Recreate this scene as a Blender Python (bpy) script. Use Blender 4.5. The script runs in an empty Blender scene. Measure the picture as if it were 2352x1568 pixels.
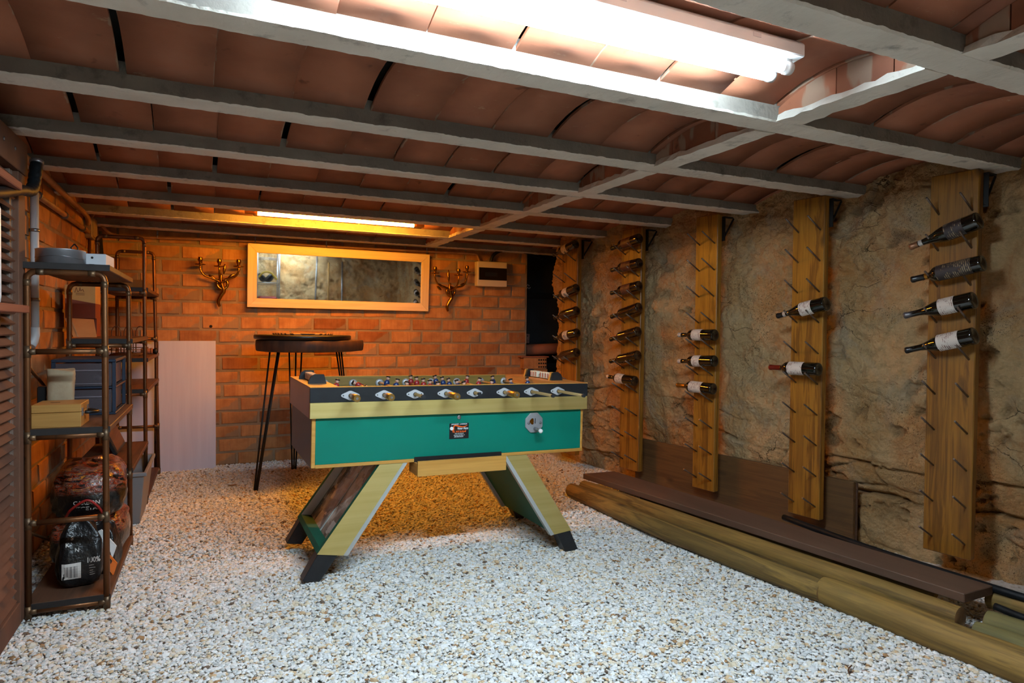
import bpy, bmesh, math, random
import numpy as np
from mathutils import Vector, Matrix
from mathutils.bvhtree import BVHTree
random.seed(7); rng = np.random.default_rng(7)
S = bpy.context.scene; COL = S.collection
PI = math.pi

# ------------------------------------------------------------------ camera, world, exposure
cam = bpy.data.cameras.new('camera'); camo = bpy.data.objects.new('camera', cam); COL.objects.link(camo)
cam.sensor_width = 36.0; cam.lens = 1524.0 / 2352.0 * 36.0; cam.clip_start = 0.02
yaw, pitch, roll = 0.4229, -0.0201, 0.0100
fwd = Vector((math.sin(yaw) * math.cos(pitch), math.cos(yaw) * math.cos(pitch), math.sin(pitch)))
rgt = Vector((math.cos(yaw), -math.sin(yaw), 0)); up = rgt.cross(fwd)
r2 = rgt * math.cos(roll) + up * math.sin(roll); u2 = up * math.cos(roll) - rgt * math.sin(roll)
mw = Matrix((r2, u2, -fwd)).transposed().to_4x4(); mw.translation = (0, 0, 1.2)
camo.matrix_world = mw; S.camera = camo
W = bpy.data.worlds.new('world'); S.world = W; W.use_nodes = True
W.node_tree.nodes['Background'].inputs[0].default_value = (0.05, 0.06, 0.08, 1)
W.node_tree.nodes['Background'].inputs[1].default_value = 0.0
S.view_settings.view_transform = 'Standard'; S.view_settings.look = 'None'
S.view_settings.exposure = 0.0; S.view_settings.gamma = 1.0; S.view_settings.use_curve_mapping = False
WHITE_L, ORANGE_L = 180.0, 268.0            # radiance of the two kinds of tubes
WHITE_C, ORANGE_C = (0.74, 0.94, 1.09), (1.0, 0.385, 0.03)

# ------------------------------------------------------------------ helpers: colour, nodes, materials
def hx(h):
    h = h.lstrip('#'); c = [int(h[i:i + 2], 16) / 255 for i in (0, 2, 4)]
    return tuple(x / 12.92 if x <= .04045 else ((x + .055) / 1.055) ** 2.4 for x in c) + (1.0,)
class T:
    def __init__(s, name):
        s.m = bpy.data.materials.new(name); s.m.use_nodes = True; s.t = s.m.node_tree; s.t.nodes.clear()
        s.out = s.n('ShaderNodeOutputMaterial'); s.b = s.n('ShaderNodeBsdfPrincipled'); s.l(s.b.outputs[0], s.out.inputs[0])
        s._oi = s._co = None
    def n(s, typ, ins=None, **p):
        o = s.t.nodes.new(typ)
        for k, v in p.items(): setattr(o, k, v)
        for k, v in (ins or {}).items(): s.i(o.inputs[k], v)
        return o
    def i(s, sock, v):
        if hasattr(v, 'is_output'): s.t.links.new(v, sock)
        else: sock.default_value = v
    def l(s, a, b): s.t.links.new(a, b)
    def set(s, **k):
        for a, v in k.items(): s.i(s.b.inputs[a.replace('_', ' ')], v)
    def oi(s):
        if not s._oi: s._oi = s.n('ShaderNodeObjectInfo')
        return s._oi
    def co(s, st=(1, 1, 1), shift=True, src='Object'):
        tc = s.n('ShaderNodeTexCoord'); v = tc.outputs[src]
        if shift:
            m = s.n('ShaderNodeMath', {0: s.oi().outputs['Random'], 1: 37.0}, operation='MULTIPLY')
            v = s.n('ShaderNodeVectorMath', {0: v, 1: m.outputs[0]}, operation='ADD').outputs[0]
        return s.n('ShaderNodeMapping', {'Vector': v, 'Scale': st}).outputs[0]
    def noise(s, vec, scale, detail=5, rough=.55, dist=0, out='Fac'):
        return s.n('ShaderNodeTexNoise', {'Vector': vec, 'Scale': scale, 'Detail': detail, 'Roughness': rough, 'Distortion': dist}).outputs[out]
    def ramp(s, fac, stops, interp='LINEAR'):
        r = s.n('ShaderNodeValToRGB', {'Fac': fac}); r.color_ramp.interpolation = interp; e = r.color_ramp.elements
        while len(e) > 1: e.remove(e[-1])
        e[0].position, e[0].color = stops[0]
        for p, c in stops[1:]: q = e.new(p); q.color = c
        return r.outputs[0]
    def mix(s, f, a, b, blend='MIX'):
        o = s.n('ShaderNodeMix', data_type='RGBA', blend_type=blend)
        s.i(o.inputs['Factor'], f); s.i(o.inputs[6], a); s.i(o.inputs[7], b); return o.outputs[2]
    def math(s, op, a, b=0.0, clamp=False):
        o = s.n('ShaderNodeMath', {0: a, 1: b}, operation=op); o.use_clamp = clamp; return o.outputs[0]
    def step(s, v, lo, hi): return s.n('ShaderNodeMapRange', {'Value': v, 'From Min': lo, 'From Max': hi}, clamp=True).outputs[0]
    def bump(s, h, strength=.3, dist=.01, prev=None):
        o = s.n('ShaderNodeBump', {'Height': h, 'Strength': strength, 'Distance': dist})
        if prev is not None: s.l(prev, o.inputs['Normal'])
        return o.outputs[0]
    def vary(s, col, amt):
        v = s.n('ShaderNodeMapRange', {'Value': s.oi().outputs['Random'], 'To Min': 1 - amt, 'To Max': 1 + amt}).outputs[0]
        return s.n('ShaderNodeHueSaturation', {'Color': col, 'Value': v}).outputs[0]
def gen(name, c1, c2=None, scale=6, st=(1, 1, 1), rough=.6, metal=0, bump=.0, bscale=80, bst=(1, 1, 1), bdist=.004, rnd=0, spots=None, coat=0, spec=.5, sharp=(.35, .65), detail=5):
    t = T(name); col = hx(c1)
    if c2 is not None:
        col = t.ramp(t.noise(t.co(st), scale, detail), [(sharp[0], hx(c1)), (sharp[1], hx(c2))])
    if spots:
        sc, sscale, lo, hi = spots
        col = t.mix(t.step(t.noise(t.co(), sscale, 6, .65), lo, hi), col, hx(sc))
    if rnd: col = t.vary(col, rnd)
    t.set(Base_Color=col, Roughness=rough, Metallic=metal, Coat_Weight=coat, Specular_IOR_Level=spec)
    if bump: t.set(Normal=t.bump(t.noise(t.co(bst), bscale, 4), bump, bdist))
    return t.m
def wood(name, c1, c2, axis=2, scale=14, rough=.5, rnd=.08, dark=None, coat=0, knots=True):
    t = T(name); st = [1, 1, 1]; st[axis] = .07
    co = t.co(tuple(st)); n1 = t.noise(co, scale, 6, .6, .8)
    st2 = [1, 1, 1]; st2[axis] = .02
    fine = t.noise(t.co(tuple(st2)), scale * 9, 3)
    col = t.ramp(n1, [(.28, hx(c1)), (.5, hx(c2)), (.58, hx(c1)), (.75, hx(c2))])
    col = t.mix(t.math('MULTIPLY', t.step(fine, .5, .75), .45), col, hx(dark or c1))
    if knots:
        st3 = [1, 1, 1]; st3[axis] = .45
        vo = t.n('ShaderNodeTexVoronoi', {'Vector': t.co(tuple(st3)), 'Scale': 5.5, 'Randomness': 1.0})
        col = t.mix(t.step(vo.outputs['Distance'], .14, .04), col, hx(dark or c1))
    t.set(Base_Color=t.vary(col, rnd), Roughness=rough, Coat_Weight=coat, Normal=t.bump(fine, .15, .002))
    return t.m
def emit(name, c, k):
    t = T(name); e = t.n('ShaderNodeEmission', {'Color': (*c, 1), 'Strength': k}); t.l(e.outputs[0], t.out.inputs[0]); return t.m

# ------------------------------------------------------------------ helpers: meshes and objects
class MB:
    def __init__(s): s.v = []; s.f = []; s.mi = []; s.sm = []; s.cur = 0; s.smooth = False
    def vert(s, p): s.v.append(tuple(p)); return len(s.v) - 1
    def face(s, idx, sm=None): s.f.append(tuple(idx)); s.mi.append(s.cur); s.sm.append(s.smooth if sm is None else sm)
    def hexa(s, p):           # 8 points: bottom 4 ccw, top 4 ccw
        a = [s.vert(q) for q in p]
        for f in ((3, 2, 1, 0), (4, 5, 6, 7), (0, 1, 5, 4), (1, 2, 6, 5), (2, 3, 7, 6), (3, 0, 4, 7)): s.face([a[i] for i in f], False)
        return s
    def box(s, x0, y0, z0, x1, y1, z1, M=None):
        p = [(x0, y0, z0), (x1, y0, z0), (x1, y1, z0), (x0, y1, z0), (x0, y0, z1), (x1, y0, z1), (x1, y1, z1), (x0, y1, z1)]
        if M is not None: p = [M @ Vector(q) for q in p]
        return s.hexa(p)
    def prism(s, poly, a, b, M=None, plane='xz'):   # polygon in a plane extruded between a and b along the third axis
        def P(u, w, d):
            q = {'xz': (u, d, w), 'xy': (u, w, d), 'yz': (d, u, w)}[plane]; return M @ Vector(q) if M is not None else Vector(q)
        n = len(poly); A = [s.vert(P(u, w, a)) for u, w in poly]; B = [s.vert(P(u, w, b)) for u, w in poly]
        s.face(A, False); s.face(B[::-1], False)
        for i in range(n): s.face((A[i], B[i], B[(i + 1) % n], A[(i + 1) % n]), False)
        return s
    def rings(s, rings, caps=True, sm=True, closed=False):
        n = len(rings[0]); ids = [[s.vert(p) for p in r] for r in rings]
        m = len(ids); R = range(m if closed else m - 1)
        for i in R:
            a, b = ids[i], ids[(i + 1) % m]
            for j in range(n): s.face((a[j], a[(j + 1) % n], b[(j + 1) % n], b[j]), sm)
        if caps and not closed: s.face(ids[0][::-1], False); s.face(ids[-1], False)
        return s
    def tube(s, pts, r, n=10, caps=True, closed=False):
        pts = [Vector(p) for p in pts]; m = len(pts); rs = r if isinstance(r, (list, tuple)) else [r] * m
        out = []; prev = None
        for i, p in enumerate(pts):
            if closed: d = (pts[(i + 1) % m] - pts[i - 1])
            else: d = pts[min(i + 1, m - 1)] - pts[max(i - 1, 0)]
            d.normalize()
            if prev is None: a = d.orthogonal().normalized()
            else: a = (prev - d * prev.dot(d)).normalized()
            prev = a; b = d.cross(a)
            out.append([p + (a * math.cos(2 * PI * k / n) + b * math.sin(2 * PI * k / n)) * rs[i] for k in range(n)])
        return s.rings(out, caps, True, closed)
    def lathe(s, prof, n=20, M=None, caps=True, sm=True):   # profile of (radius, height) about z
        rr = []
        for r, h in prof:
            q = [Vector((max(r, 1e-5) * math.cos(2 * PI * k / n), max(r, 1e-5) * math.sin(2 * PI * k / n), h)) for k in range(n)]
            rr.append([M @ p for p in q] if M is not None else q)
        return s.rings(rr, caps, sm)
    def build(s, name, mat, parent=None, bevel=0, seg=1, loc=None, rot=None):
        me = bpy.data.meshes.new(name); me.from_pydata(s.v, [], s.f)
        for i, p in enumerate(me.polygons): p.material_index = s.mi[i]; p.use_smooth = s.sm[i]
        for m in (mat if isinstance(mat, (list, tuple)) else [mat]): me.materials.append(m)
        bm = bmesh.new(); bm.from_mesh(me); bmesh.ops.recalc_face_normals(bm, faces=bm.faces)
        if bevel:
            ed = [e for e in bm.edges if len(e.link_faces) == 2 and e.calc_face_angle(0) > .5]
            bmesh.ops.bevel(bm, geom=ed, offset=bevel, segments=seg, affect='EDGES', profile=.5, clamp_overlap=True)
        bm.to_mesh(me); bm.free(); me.update()
        return link(name, me, parent, loc, rot)
def link(name, me, parent=None, loc=None, rot=None):
    o = bpy.data.objects.new(name, me); COL.objects.link(o)
    if parent is not None: o.parent = parent
    if loc is not None: o.location = loc
    if rot is not None: o.rotation_euler = rot
    return o
def tag(o, label=None, cat=None, group=None, kind=None):
    for k, v in (('label', label), ('category', cat), ('group', group), ('kind', kind)):
        if v: o[k] = v
    return o
def thing(name, label, cat, loc=(0, 0, 0), rot=(0, 0, 0), group=None):
    o = bpy.data.objects.new(name, None); COL.objects.link(o); o.empty_display_size = .1
    o.location = loc; o.rotation_euler = rot; return tag(o, label, cat, group)
def arc(c, r, a0, a1, n, plane='xz', d=0):
    out = []
    for i in range(n + 1):
        a = a0 + (a1 - a0) * i / n; u, w = c[0] + r * math.cos(a), c[1] + r * math.sin(a)
        out.append({'xz': (u, d, w), 'xy': (u, w, d), 'yz': (d, u, w)}[plane])
    return out
def spline(pts, n=8):        # Catmull-Rom
    P = [Vector(p) for p in pts]; P = [P[0] * 2 - P[1]] + P + [P[-1] * 2 - P[-2]]; out = []
    for i in range(1, len(P) - 2):
        for k in range(n):
            t = k / n; a, b, c, d = P[i - 1:i + 3]
            out.append(.5 * ((2 * b) + (c - a) * t + (2 * a - 5 * b + 4 * c - d) * t * t + (3 * b - a - 3 * c + d) * t ** 3))
    out.append(P[-2]); return out
def text_mesh(name, body, size, mat, parent, M, shear=0, ax='CENTER', sx=1.0, wrap=None, off=.0006):
    cu = bpy.data.curves.new(name, 'FONT'); cu.body = body; cu.size = size; cu.shear = shear; cu.align_x = ax; cu.align_y = 'CENTER'
    cu.resolution_u = 3; cu.offset = size * .022; cu.extrude = 0 if wrap else .0002
    ob = bpy.data.objects.new(name, cu); COL.objects.link(ob)
    me = bpy.data.meshes.new_from_object(ob.evaluated_get(bpy.context.evaluated_depsgraph_get()))
    bpy.data.objects.remove(ob); bpy.data.curves.remove(cu); me.name = name
    if wrap is not None:
        bm = bmesh.new(); bm.from_mesh(me); bmesh.ops.triangulate(bm, faces=bm.faces)
        bmesh.ops.subdivide_edges(bm, edges=[e for e in bm.edges if e.calc_length() > size * .3], cuts=1); bm.to_mesh(me); bm.free()
    d = (M.to_3x3() @ Vector((0, 0, -1))).normalized()
    for v in me.vertices:
        p = M @ Vector((v.co.x * sx, v.co.y, v.co.z))
        if wrap is not None:
            h, nn, _, _ = wrap.ray_cast(p - d * .3, d)
            if h is not None: p = h - d * off
        v.co = p
    me.materials.clear(); me.materials.append(mat); me.update()
    return link(name, me, parent)
def bvh_of(o):
    me = o.data; return BVHTree.FromPolygons([v.co.copy() for v in me.vertices], [tuple(p.vertices) for p in me.polygons])

# value noise / worley in numpy for the ground and the rock
def hash3(ix, iy, iz, k=0):
    h = (ix.astype(np.int64) * 374761393 + iy.astype(np.int64) * 668265263 + iz.astype(np.int64) * 2147483647 + k * 974634777) & 0xffffffff
    h = ((h ^ (h >> 13)) * 1274126177) & 0xffffffff; h = (h ^ (h >> 16)) & 0xffffffff
    h = (h * 2246822519) & 0xffffffff; h ^= h >> 15
    return (h & 0xffffff) / float(0x1000000)
def vnoise(x, y, k=0):
    ix, iy = np.floor(x), np.floor(y); fx, fy = x - ix, y - iy
    fx = fx * fx * (3 - 2 * fx); fy = fy * fy * (3 - 2 * fy); z = np.zeros_like(ix)
    a, b, c, d = hash3(ix, iy, z, k), hash3(ix + 1, iy, z, k), hash3(ix, iy + 1, z, k), hash3(ix + 1, iy + 1, z, k)
    return (a * (1 - fx) + b * fx) * (1 - fy) + (c * (1 - fx) + d * fx) * fy - .5
def fbm(x, y, o=5, k=0, g=.5):
    s = 0; a = 1.0
    for i in range(o): s = s + a * vnoise(x * 2 ** i, y * 2 ** i, k + i); a *= g
    return s
def worley(x, y, k=0):
    ix, iy = np.floor(x), np.floor(y); d1 = np.full(x.shape, 9.); d2 = np.full(x.shape, 9.); idv = np.zeros(x.shape); z = np.zeros_like(ix)
    for ax in (-1, 0, 1):
        for ay in (-1, 0, 1):
            cx, cy = ix + ax, iy + ay
            d = np.hypot(cx + hash3(cx, cy, z, k) - x, cy + hash3(cx, cy, z, k + 1) - y)
            m = d < d1; d2 = np.where(m, d1, np.minimum(d2, d)); idv = np.where(m, hash3(cx, cy, z, k + 2), idv); d1 = np.where(m, d, d1)
    return d1, d2, idv
def np_mesh(name, V, F, mat, smooth=True, parent=None, attr=None):
    V = np.asarray(V, np.float32); F = np.asarray(F, np.int32); me = bpy.data.meshes.new(name); k = F.shape[1]
    me.vertices.add(len(V)); me.vertices.foreach_set('co', V.ravel()); me.loops.add(F.size); me.loops.foreach_set('vertex_index', F.ravel())
    me.polygons.add(len(F)); me.polygons.foreach_set('loop_start', np.arange(0, F.size, k, dtype=np.int32))
    me.polygons.foreach_set('use_smooth', np.full(len(F), smooth)); me.update(calc_edges=True)
    for a, val in (attr or {}).items():
        at = me.attributes.new(a, 'FLOAT', 'POINT'); at.data.foreach_set('value', np.asarray(val, np.float32))
    me.materials.append(mat); return link(name, me, parent)
def grid_faces(nu, nv):
    i = np.arange(nu - 1)[:, None] * nv + np.arange(nv - 1)[None]; i = i.ravel()
    return np.stack([i, i + nv, i + nv + 1, i + 1], 1)

# ------------------------------------------------------------------ materials
def m_brick(name):
    t = T(name); co = t.co()
    n = t.noise(co, 9, 5); col = t.ramp(n, [(.3, hx('#9a6840')), (.5, hx('#b07a4b')), (.7, hx('#bd8a58'))])
    st = t.noise(t.co((22, 22, 1.2)), 3, 3); col = t.mix(t.math('MULTIPLY', t.step(st, .45, .7), .35), col, hx('#8a553a'))
    hue = t.ramp(t.oi().outputs['Random'], [(0, hx('#96685a')), (.05, hx('#d0a58a')), (.2, hx('#ffffff')), (1, hx('#ffffff'))])
    col = t.mix(.6, col, hue, 'MULTIPLY')
    sm = t.noise(co, 5.5, 6, .7); col = t.mix(t.math('MULTIPLY', t.step(sm, .60, .66), .8), col, hx('#8a745c'))
    sx = t.n('ShaderNodeSeparateXYZ', {0: t.co(shift=False)}); dg = t.math('SUBTRACT', t.math('MULTIPLY', sx.outputs['X'], 3.6), t.math('MULTIPLY', sx.outputs['Z'], 5.5))
    dg = t.math('ADD', t.math('ADD', dg, t.math('MULTIPLY', t.noise(co, 12, 4), .55)), t.math('MULTIPLY', t.math('FRACT', t.math('MULTIPLY', t.oi().outputs['Random'], 17.0)), .45))
    col = t.mix(t.math('MULTIPLY', t.step(dg, 1.12, 1.2), .75), col, hx('#8a745c'))
    t.set(Base_Color=t.vary(col, .13), Roughness=.85, Specular_IOR_Level=.25)
    t.set(Normal=t.bump(t.noise(co, 90, 4), .25, .003, t.bump(st, .25, .004))); return t.m
def m_rock():
    t = T('sandy_rock'); co = t.co(shift=False)
    a = t.noise(co, 1.7, 6, .6); b = t.noise(co, 18, 6, .7); c = t.noise(co, 110, 5, .8)
    vo = t.n('ShaderNodeTexVoronoi', {'Vector': t.co(shift=False), 'Scale': 55}).outputs['Distance']
    col = t.ramp(a, [(.3, hx('#bf9b6a')), (.45, hx('#dcb785')), (.55, hx('#d2a168')), (.68, hx('#cc8843'))])
    col = t.mix(t.math('MULTIPLY', t.step(b, .5, .72), .55), col, hx('#8f7856'))
    gr = t.noise(co, 2.6, 5, .6, 1.2); col = t.mix(t.math('MULTIPLY', t.step(gr, .55, .67), .5), col, hx('#b3aa97'))
    og = t.noise(t.co((1, 1, .6), False), 3.1, 5, .65, .8); col = t.mix(t.math('MULTIPLY', t.step(og, .54, .66), .6), col, hx('#b87035'))
    col = t.mix(t.math('MULTIPLY', t.step(c, .35, .7), .4), col, hx('#e2c596'))
    cr = t.n('ShaderNodeAttribute', attribute_name='crack').outputs['Fac']
    col = t.mix(t.math('MULTIPLY', cr, .35), col, hx('#4a3826'))
    pit = t.n('ShaderNodeTexVoronoi', {'Vector': t.n('ShaderNodeVectorMath', {0: t.co((1, 1, 1.3), False), 1: t.noise(co, 9, 4, .6, out='Color')}, operation='ADD').outputs[0], 'Scale': 26}).outputs['Distance']
    pm = t.math('MULTIPLY', t.step(pit, .30, .20), t.step(t.noise(co, 3.3, 4), .47, .58))
    wco = t.n('ShaderNodeVectorMath', {0: t.co((1, 1, 2.4), False), 1: t.n('ShaderNodeVectorMath', {0: t.noise(co, 4, 5, .6, out='Color'), 1: (.35, .35, .35)}, operation='MULTIPLY').outputs[0]}, operation='ADD').outputs[0]
    ed = t.n('ShaderNodeTexVoronoi', {'Vector': wco, 'Scale': 2.7}, feature='DISTANCE_TO_EDGE').outputs['Distance']
    em = t.math('MULTIPLY', t.step(ed, .012, .003), t.step(t.noise(co, 2.1, 4), .55, .63))
    deep = t.math('MAXIMUM', pm, em); col = t.mix(t.math('MULTIPLY', deep, .8), col, hx('#3d2f20'))
    h = t.math('ADD', t.math('MULTIPLY', b, .8), t.math('ADD', t.math('MULTIPLY', c, .6), t.math('MULTIPLY', vo, -.5)))
    h = t.math('SUBTRACT', h, t.math('MULTIPLY', deep, .5))
    t.set(Base_Color=col, Roughness=.95, Specular_IOR_Level=.12, Normal=t.bump(h, .9, .026)); return t.m
def m_tile():
    t = T('terracotta_tile'); co = t.co()
    col = t.ramp(t.noise(co, 3.5, 5), [(.3, hx('#84513c')), (.55, hx('#9c6247')), (.75, hx('#a36a50'))])
    s = t.noise(t.co((1, 2.2, 1)), 7, 7, .75); col = t.mix(t.math('MULTIPLY', t.step(s, .63, .74), .75), col, hx('#bfa284'))
    d = t.noise(co, 11, 3); col = t.mix(t.math('MULTIPLY', t.step(d, .68, .74), .6), col, hx('#593627'))
    sx = t.n('ShaderNodeSeparateXYZ', {0: t.co(shift=False)}); ex = t.step(t.math('ADD', t.math('ABSOLUTE', sx.outputs['X']), t.math('MULTIPLY', t.noise(co, 6, 5), .045)), .148, .152)
    on = t.step(t.noise(t.co((.5, 3, 1)), 2.2, 3), .53, .56); col = t.mix(t.math('MULTIPLY', t.math('MULTIPLY', ex, on), .7), col, hx('#a3907c'))
    t.set(Base_Color=t.vary(col, .14), Roughness=.72, Specular_IOR_Level=.35, Normal=t.bump(t.noise(t.co((1, 6, 1)), 30, 4), .12, .003)); return t.m
def m_gravel():
    t = T('white_gravel'); f = t.n('ShaderNodeAttribute', attribute_name='tone').outputs['Fac']
    col = t.ramp(f, [(0, hx('#6b5a4c')), (.008, hx('#a07c56')), (.03, hx('#cdb08a')), (.07, hx('#dccdb2')), (.17, hx('#e0d8c8')), (.33, hx('#cfd0ce')), (.5, hx('#e2e2df')), (.72, hx('#ececea')), (.9, hx('#d6d8d8'))], 'CONSTANT')
    t.set(Base_Color=col, Roughness=.7, Specular_IOR_Level=.35); return t.m
def m_groundbase():
    t = T('gravel_bed'); vo = t.n('ShaderNodeTexVoronoi', {'Vector': t.co(shift=False), 'Scale': 85})
    col = t.ramp(vo.outputs['Color'], [(0, hx('#a0917c')), (.3, hx('#c4c0b8')), (1, hx('#d6d4d0'))])
    t.set(Base_Color=col, Roughness=.9, Normal=t.bump(vo.outputs['Distance'], .8, .008)); return t.m
BRICK = m_brick('clay_brick'); ROCK = m_rock(); TILE = m_tile()
MORTAR = gen('mortar', '#7f6d57', '#957f66', 7, rough=.95, bump=.5, bscale=60, bdist=.006)
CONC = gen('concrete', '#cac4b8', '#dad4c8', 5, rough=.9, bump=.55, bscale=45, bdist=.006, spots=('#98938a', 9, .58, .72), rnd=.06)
CONCS = gen('shaded_stained_concrete', '#77726a', '#8b867c', 5, rough=.92, bump=.55, bscale=45, bdist=.006, spots=('#5f5a52', 9, .56, .7), rnd=.06)  # darker concrete copy for beam sides: shade put into the colour, plus stain
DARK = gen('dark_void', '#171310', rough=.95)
COPPER = gen('copper_pipe', '#7d5231', '#5f3d25', 9, st=(1, 1, .3), rough=.42, metal=.75, spots=('#4d3a26', 14, .58, .68))
SOLDER = gen('soldered_fitting', '#7d6044', '#5f4d3b', 18, rough=.45, metal=.75)
SHELFW = wood('dark_shelf_wood', '#4a3021', '#5f3f2b', axis=1, scale=16, rough=.6, dark='#2b1b12')
SHELFE = gen('black_edge', '#1a1716', '#25201e', 30, rough=.7)
PLANKW = wood('stained_rack_wood', '#694211', '#96671f', axis=2, scale=17, rough=.45, dark='#3d2409', rnd=.12)
BOARDW = wood('brown_leaning_board', '#54391f', '#654726', axis=1, scale=16, rough=.55, dark='#3a2415')
DECKW = gen('brown_deck_board', '#4f3b2d', '#5e4737', 9, st=(1, .1, 1), rough=.7, bump=.2, bscale=60, bst=(1, .08, 1), spots=('#8d8078', 40, .72, .78))
LOGW = wood('treated_log_wood', '#5f4a20', '#8b6e34', axis=1, scale=15, rough=.75, dark='#3f2f12')
LOGG = wood('greenish_log_wood', '#5c5a36', '#716a3e', axis=1, scale=11, rough=.8, dark='#3f3f28')
LOGEND = gen('log_end_grain', '#7a5a30', '#5f4524', 30, rough=.9)
PEG = gen('steel_peg', '#6b5f56', '#80736a', 30, rough=.45, metal=.8)
BLACKM = gen('black_metal', '#14110f', rough=.5, metal=.3)
BLACKP = gen('black_plastic', '#101214', rough=.45)
WHITEM = gen('white_enamel', '#d8d8d6', rough=.4)
BRASS = gen('brass', '#a8752a', '#8a5c1c', 20, rough=.24, metal=1.0)
STEEL = gen('steel', '#a3a5a8', '#8b8d90', 30, rough=.35, metal=.9)
ALU = gen('aluminium_flange', '#b9bcc0', rough=.45, metal=.35)
CREAM = gen('cream_plastic', '#d3c3ab', rough=.5)
PIPEP = gen('painted_conduit', '#a87c5c', '#946848', 12, rough=.6)
MIRROR = gen('mirror_glass', '#e8ebea', rough=.02, metal=1.0)
FRAMEW = wood('pale_frame_wood', '#d9b98e', '#e2c79f', axis=0, scale=10, rough=.5, dark='#c9a678', knots=False)
TUBEW = emit('white_tube_glow', WHITE_C, WHITE_L); TUBEO = emit('orange_tube_glow', ORANGE_C, ORANGE_L)

# ------------------------------------------------------------------ ground
def hgt(x, y):
    g = lambda cx, cy, a, s: a * np.exp(-((x - cx) ** 2 + (y - cy) ** 2) / (2 * s * s))
    return .014 * fbm(x * 1.1, y * 1.1, 3, 50) + g(1.82, 3.18, -.036, .32) + g(.42, 3.86, -.035, .28) + g(.45, 3.2, .006, .2)
nx, ny = 130, 200
gx = np.linspace(-.95, 4.4, nx); gy = np.linspace(-3.6, 6.3, ny); GX, GY = np.meshgrid(gx, gy, indexing='ij')
GZ = hgt(GX, GY) - .013
floor = np_mesh('floor', np.stack([GX.ravel(), GY.ravel(), GZ.ravel()], 1), grid_faces(nx, ny), m_groundbase(), True)
tag(floor, kind='structure')
def rock_x(y): return 3.235 + .15 * (2.04 - y) + .17
def stones(x0, x1, y0, y1, pitch, kind):
    X, Y = np.meshgrid(np.arange(x0, x1, pitch), np.arange(y0, y1, pitch), indexing='ij'); X = X.ravel(); Y = Y.ravel()
    X = X + rng.uniform(-.6, .6, X.shape) * pitch; Y = Y + rng.uniform(-.6, .6, Y.shape) * pitch
    k = (X > -.86) & (X < rock_x(Y) + .05); X, Y = X[k], Y[k]; n = len(X)
    if kind == 'ico':
        p = (1 + 5 ** .5) / 2; B = np.array([(-1, p, 0), (1, p, 0), (-1, -p, 0), (1, -p, 0), (0, -1, p), (0, 1, p), (0, -1, -p), (0, 1, -p), (p, 0, -1), (p, 0, 1), (-p, 0, -1), (-p, 0, 1)]) / 1.9
        F = np.array([(0, 11, 5), (0, 5, 1), (0, 1, 7), (0, 7, 10), (0, 10, 11), (1, 5, 9), (5, 11, 4), (11, 10, 2), (10, 7, 6), (7, 1, 8), (3, 9, 4), (3, 4, 2), (3, 2, 6), (3, 6, 8), (3, 8, 9), (4, 9, 5), (2, 4, 11), (6, 2, 10), (8, 6, 7), (9, 8, 1)])
    else:
        B = np.array([(1, 0, 0), (-1, 0, 0), (0, 1, 0), (0, -1, 0), (0, 0, 1), (0, 0, -1)], float); F = np.array([(0, 2, 4), (2, 1, 4), (1, 3, 4), (3, 0, 4), (2, 0, 5), (1, 2, 5), (3, 1, 5), (0, 3, 5)])
    m = len(B); r = pitch * rng.gamma(9, 1 / 9., n) * (.78 if kind == 'ico' else .98)
    r = np.minimum(r, pitch * 1.7)
    P = B[None] * (1 + rng.uniform(-.35, .35, (n, m, 3))) * np.stack([np.ones(n), rng.uniform(.6, 1, n), rng.uniform(.38, .65, n)], 1)[:, None, :]
    a, b = rng.uniform(0, 2 * PI, n), rng.normal(0, .22, n); ca, sa, cb, sb = np.cos(a), np.sin(a), np.cos(b), np.sin(b)
    x, y, z = P[..., 0], P[..., 1], P[..., 2]; y, z = y * cb[:, None] - z * sb[:, None], y * sb[:, None] + z * cb[:, None]
    x, y = x * ca[:, None] - y * sa[:, None], x * sa[:, None] + y * ca[:, None]
    V = np.stack([x, y, z], -1) * r[:, None, None]; V[..., 0] += X[:, None]; V[..., 1] += Y[:, None]
    V[..., 2] += (hgt(X, Y) - .006 + rng.uniform(-.003, .004, n))[:, None]
    Fa = (F[None] + (np.arange(n) * m)[:, None, None]).reshape(-1, 3); return V.reshape(-1, 3), Fa, np.repeat(rng.uniform(0, 1, n), m)
parts = [stones(-.85, 3.4, 1.30, 2.7, .0105, 'ico'), stones(-.85, 3.3, 2.7, 3.7, .0114, 'ico'), stones(-.85, 3.2, 3.7, 6.19, .0125, 'oct')]
off = 0; VV, FF, AA = [], [], []
for v, f, a in parts: VV.append(v); FF.append(f + off); AA.append(a); off += len(v)
grav = np_mesh('gravel', np.concatenate(VV), np.concatenate(FF), m_gravel(), False, attr={'tone': np.concatenate(AA)})
nsharp = sum(len(p[1]) for p in parts[:2]); sm = np.zeros(sum(len(p[1]) for p in parts), bool); sm[nsharp:] = True; grav.data.polygons.foreach_set('use_smooth', sm)
tag(grav, 'white and beige crushed stone gravel covering the whole cellar floor', 'gravel', kind='stuff')

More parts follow.
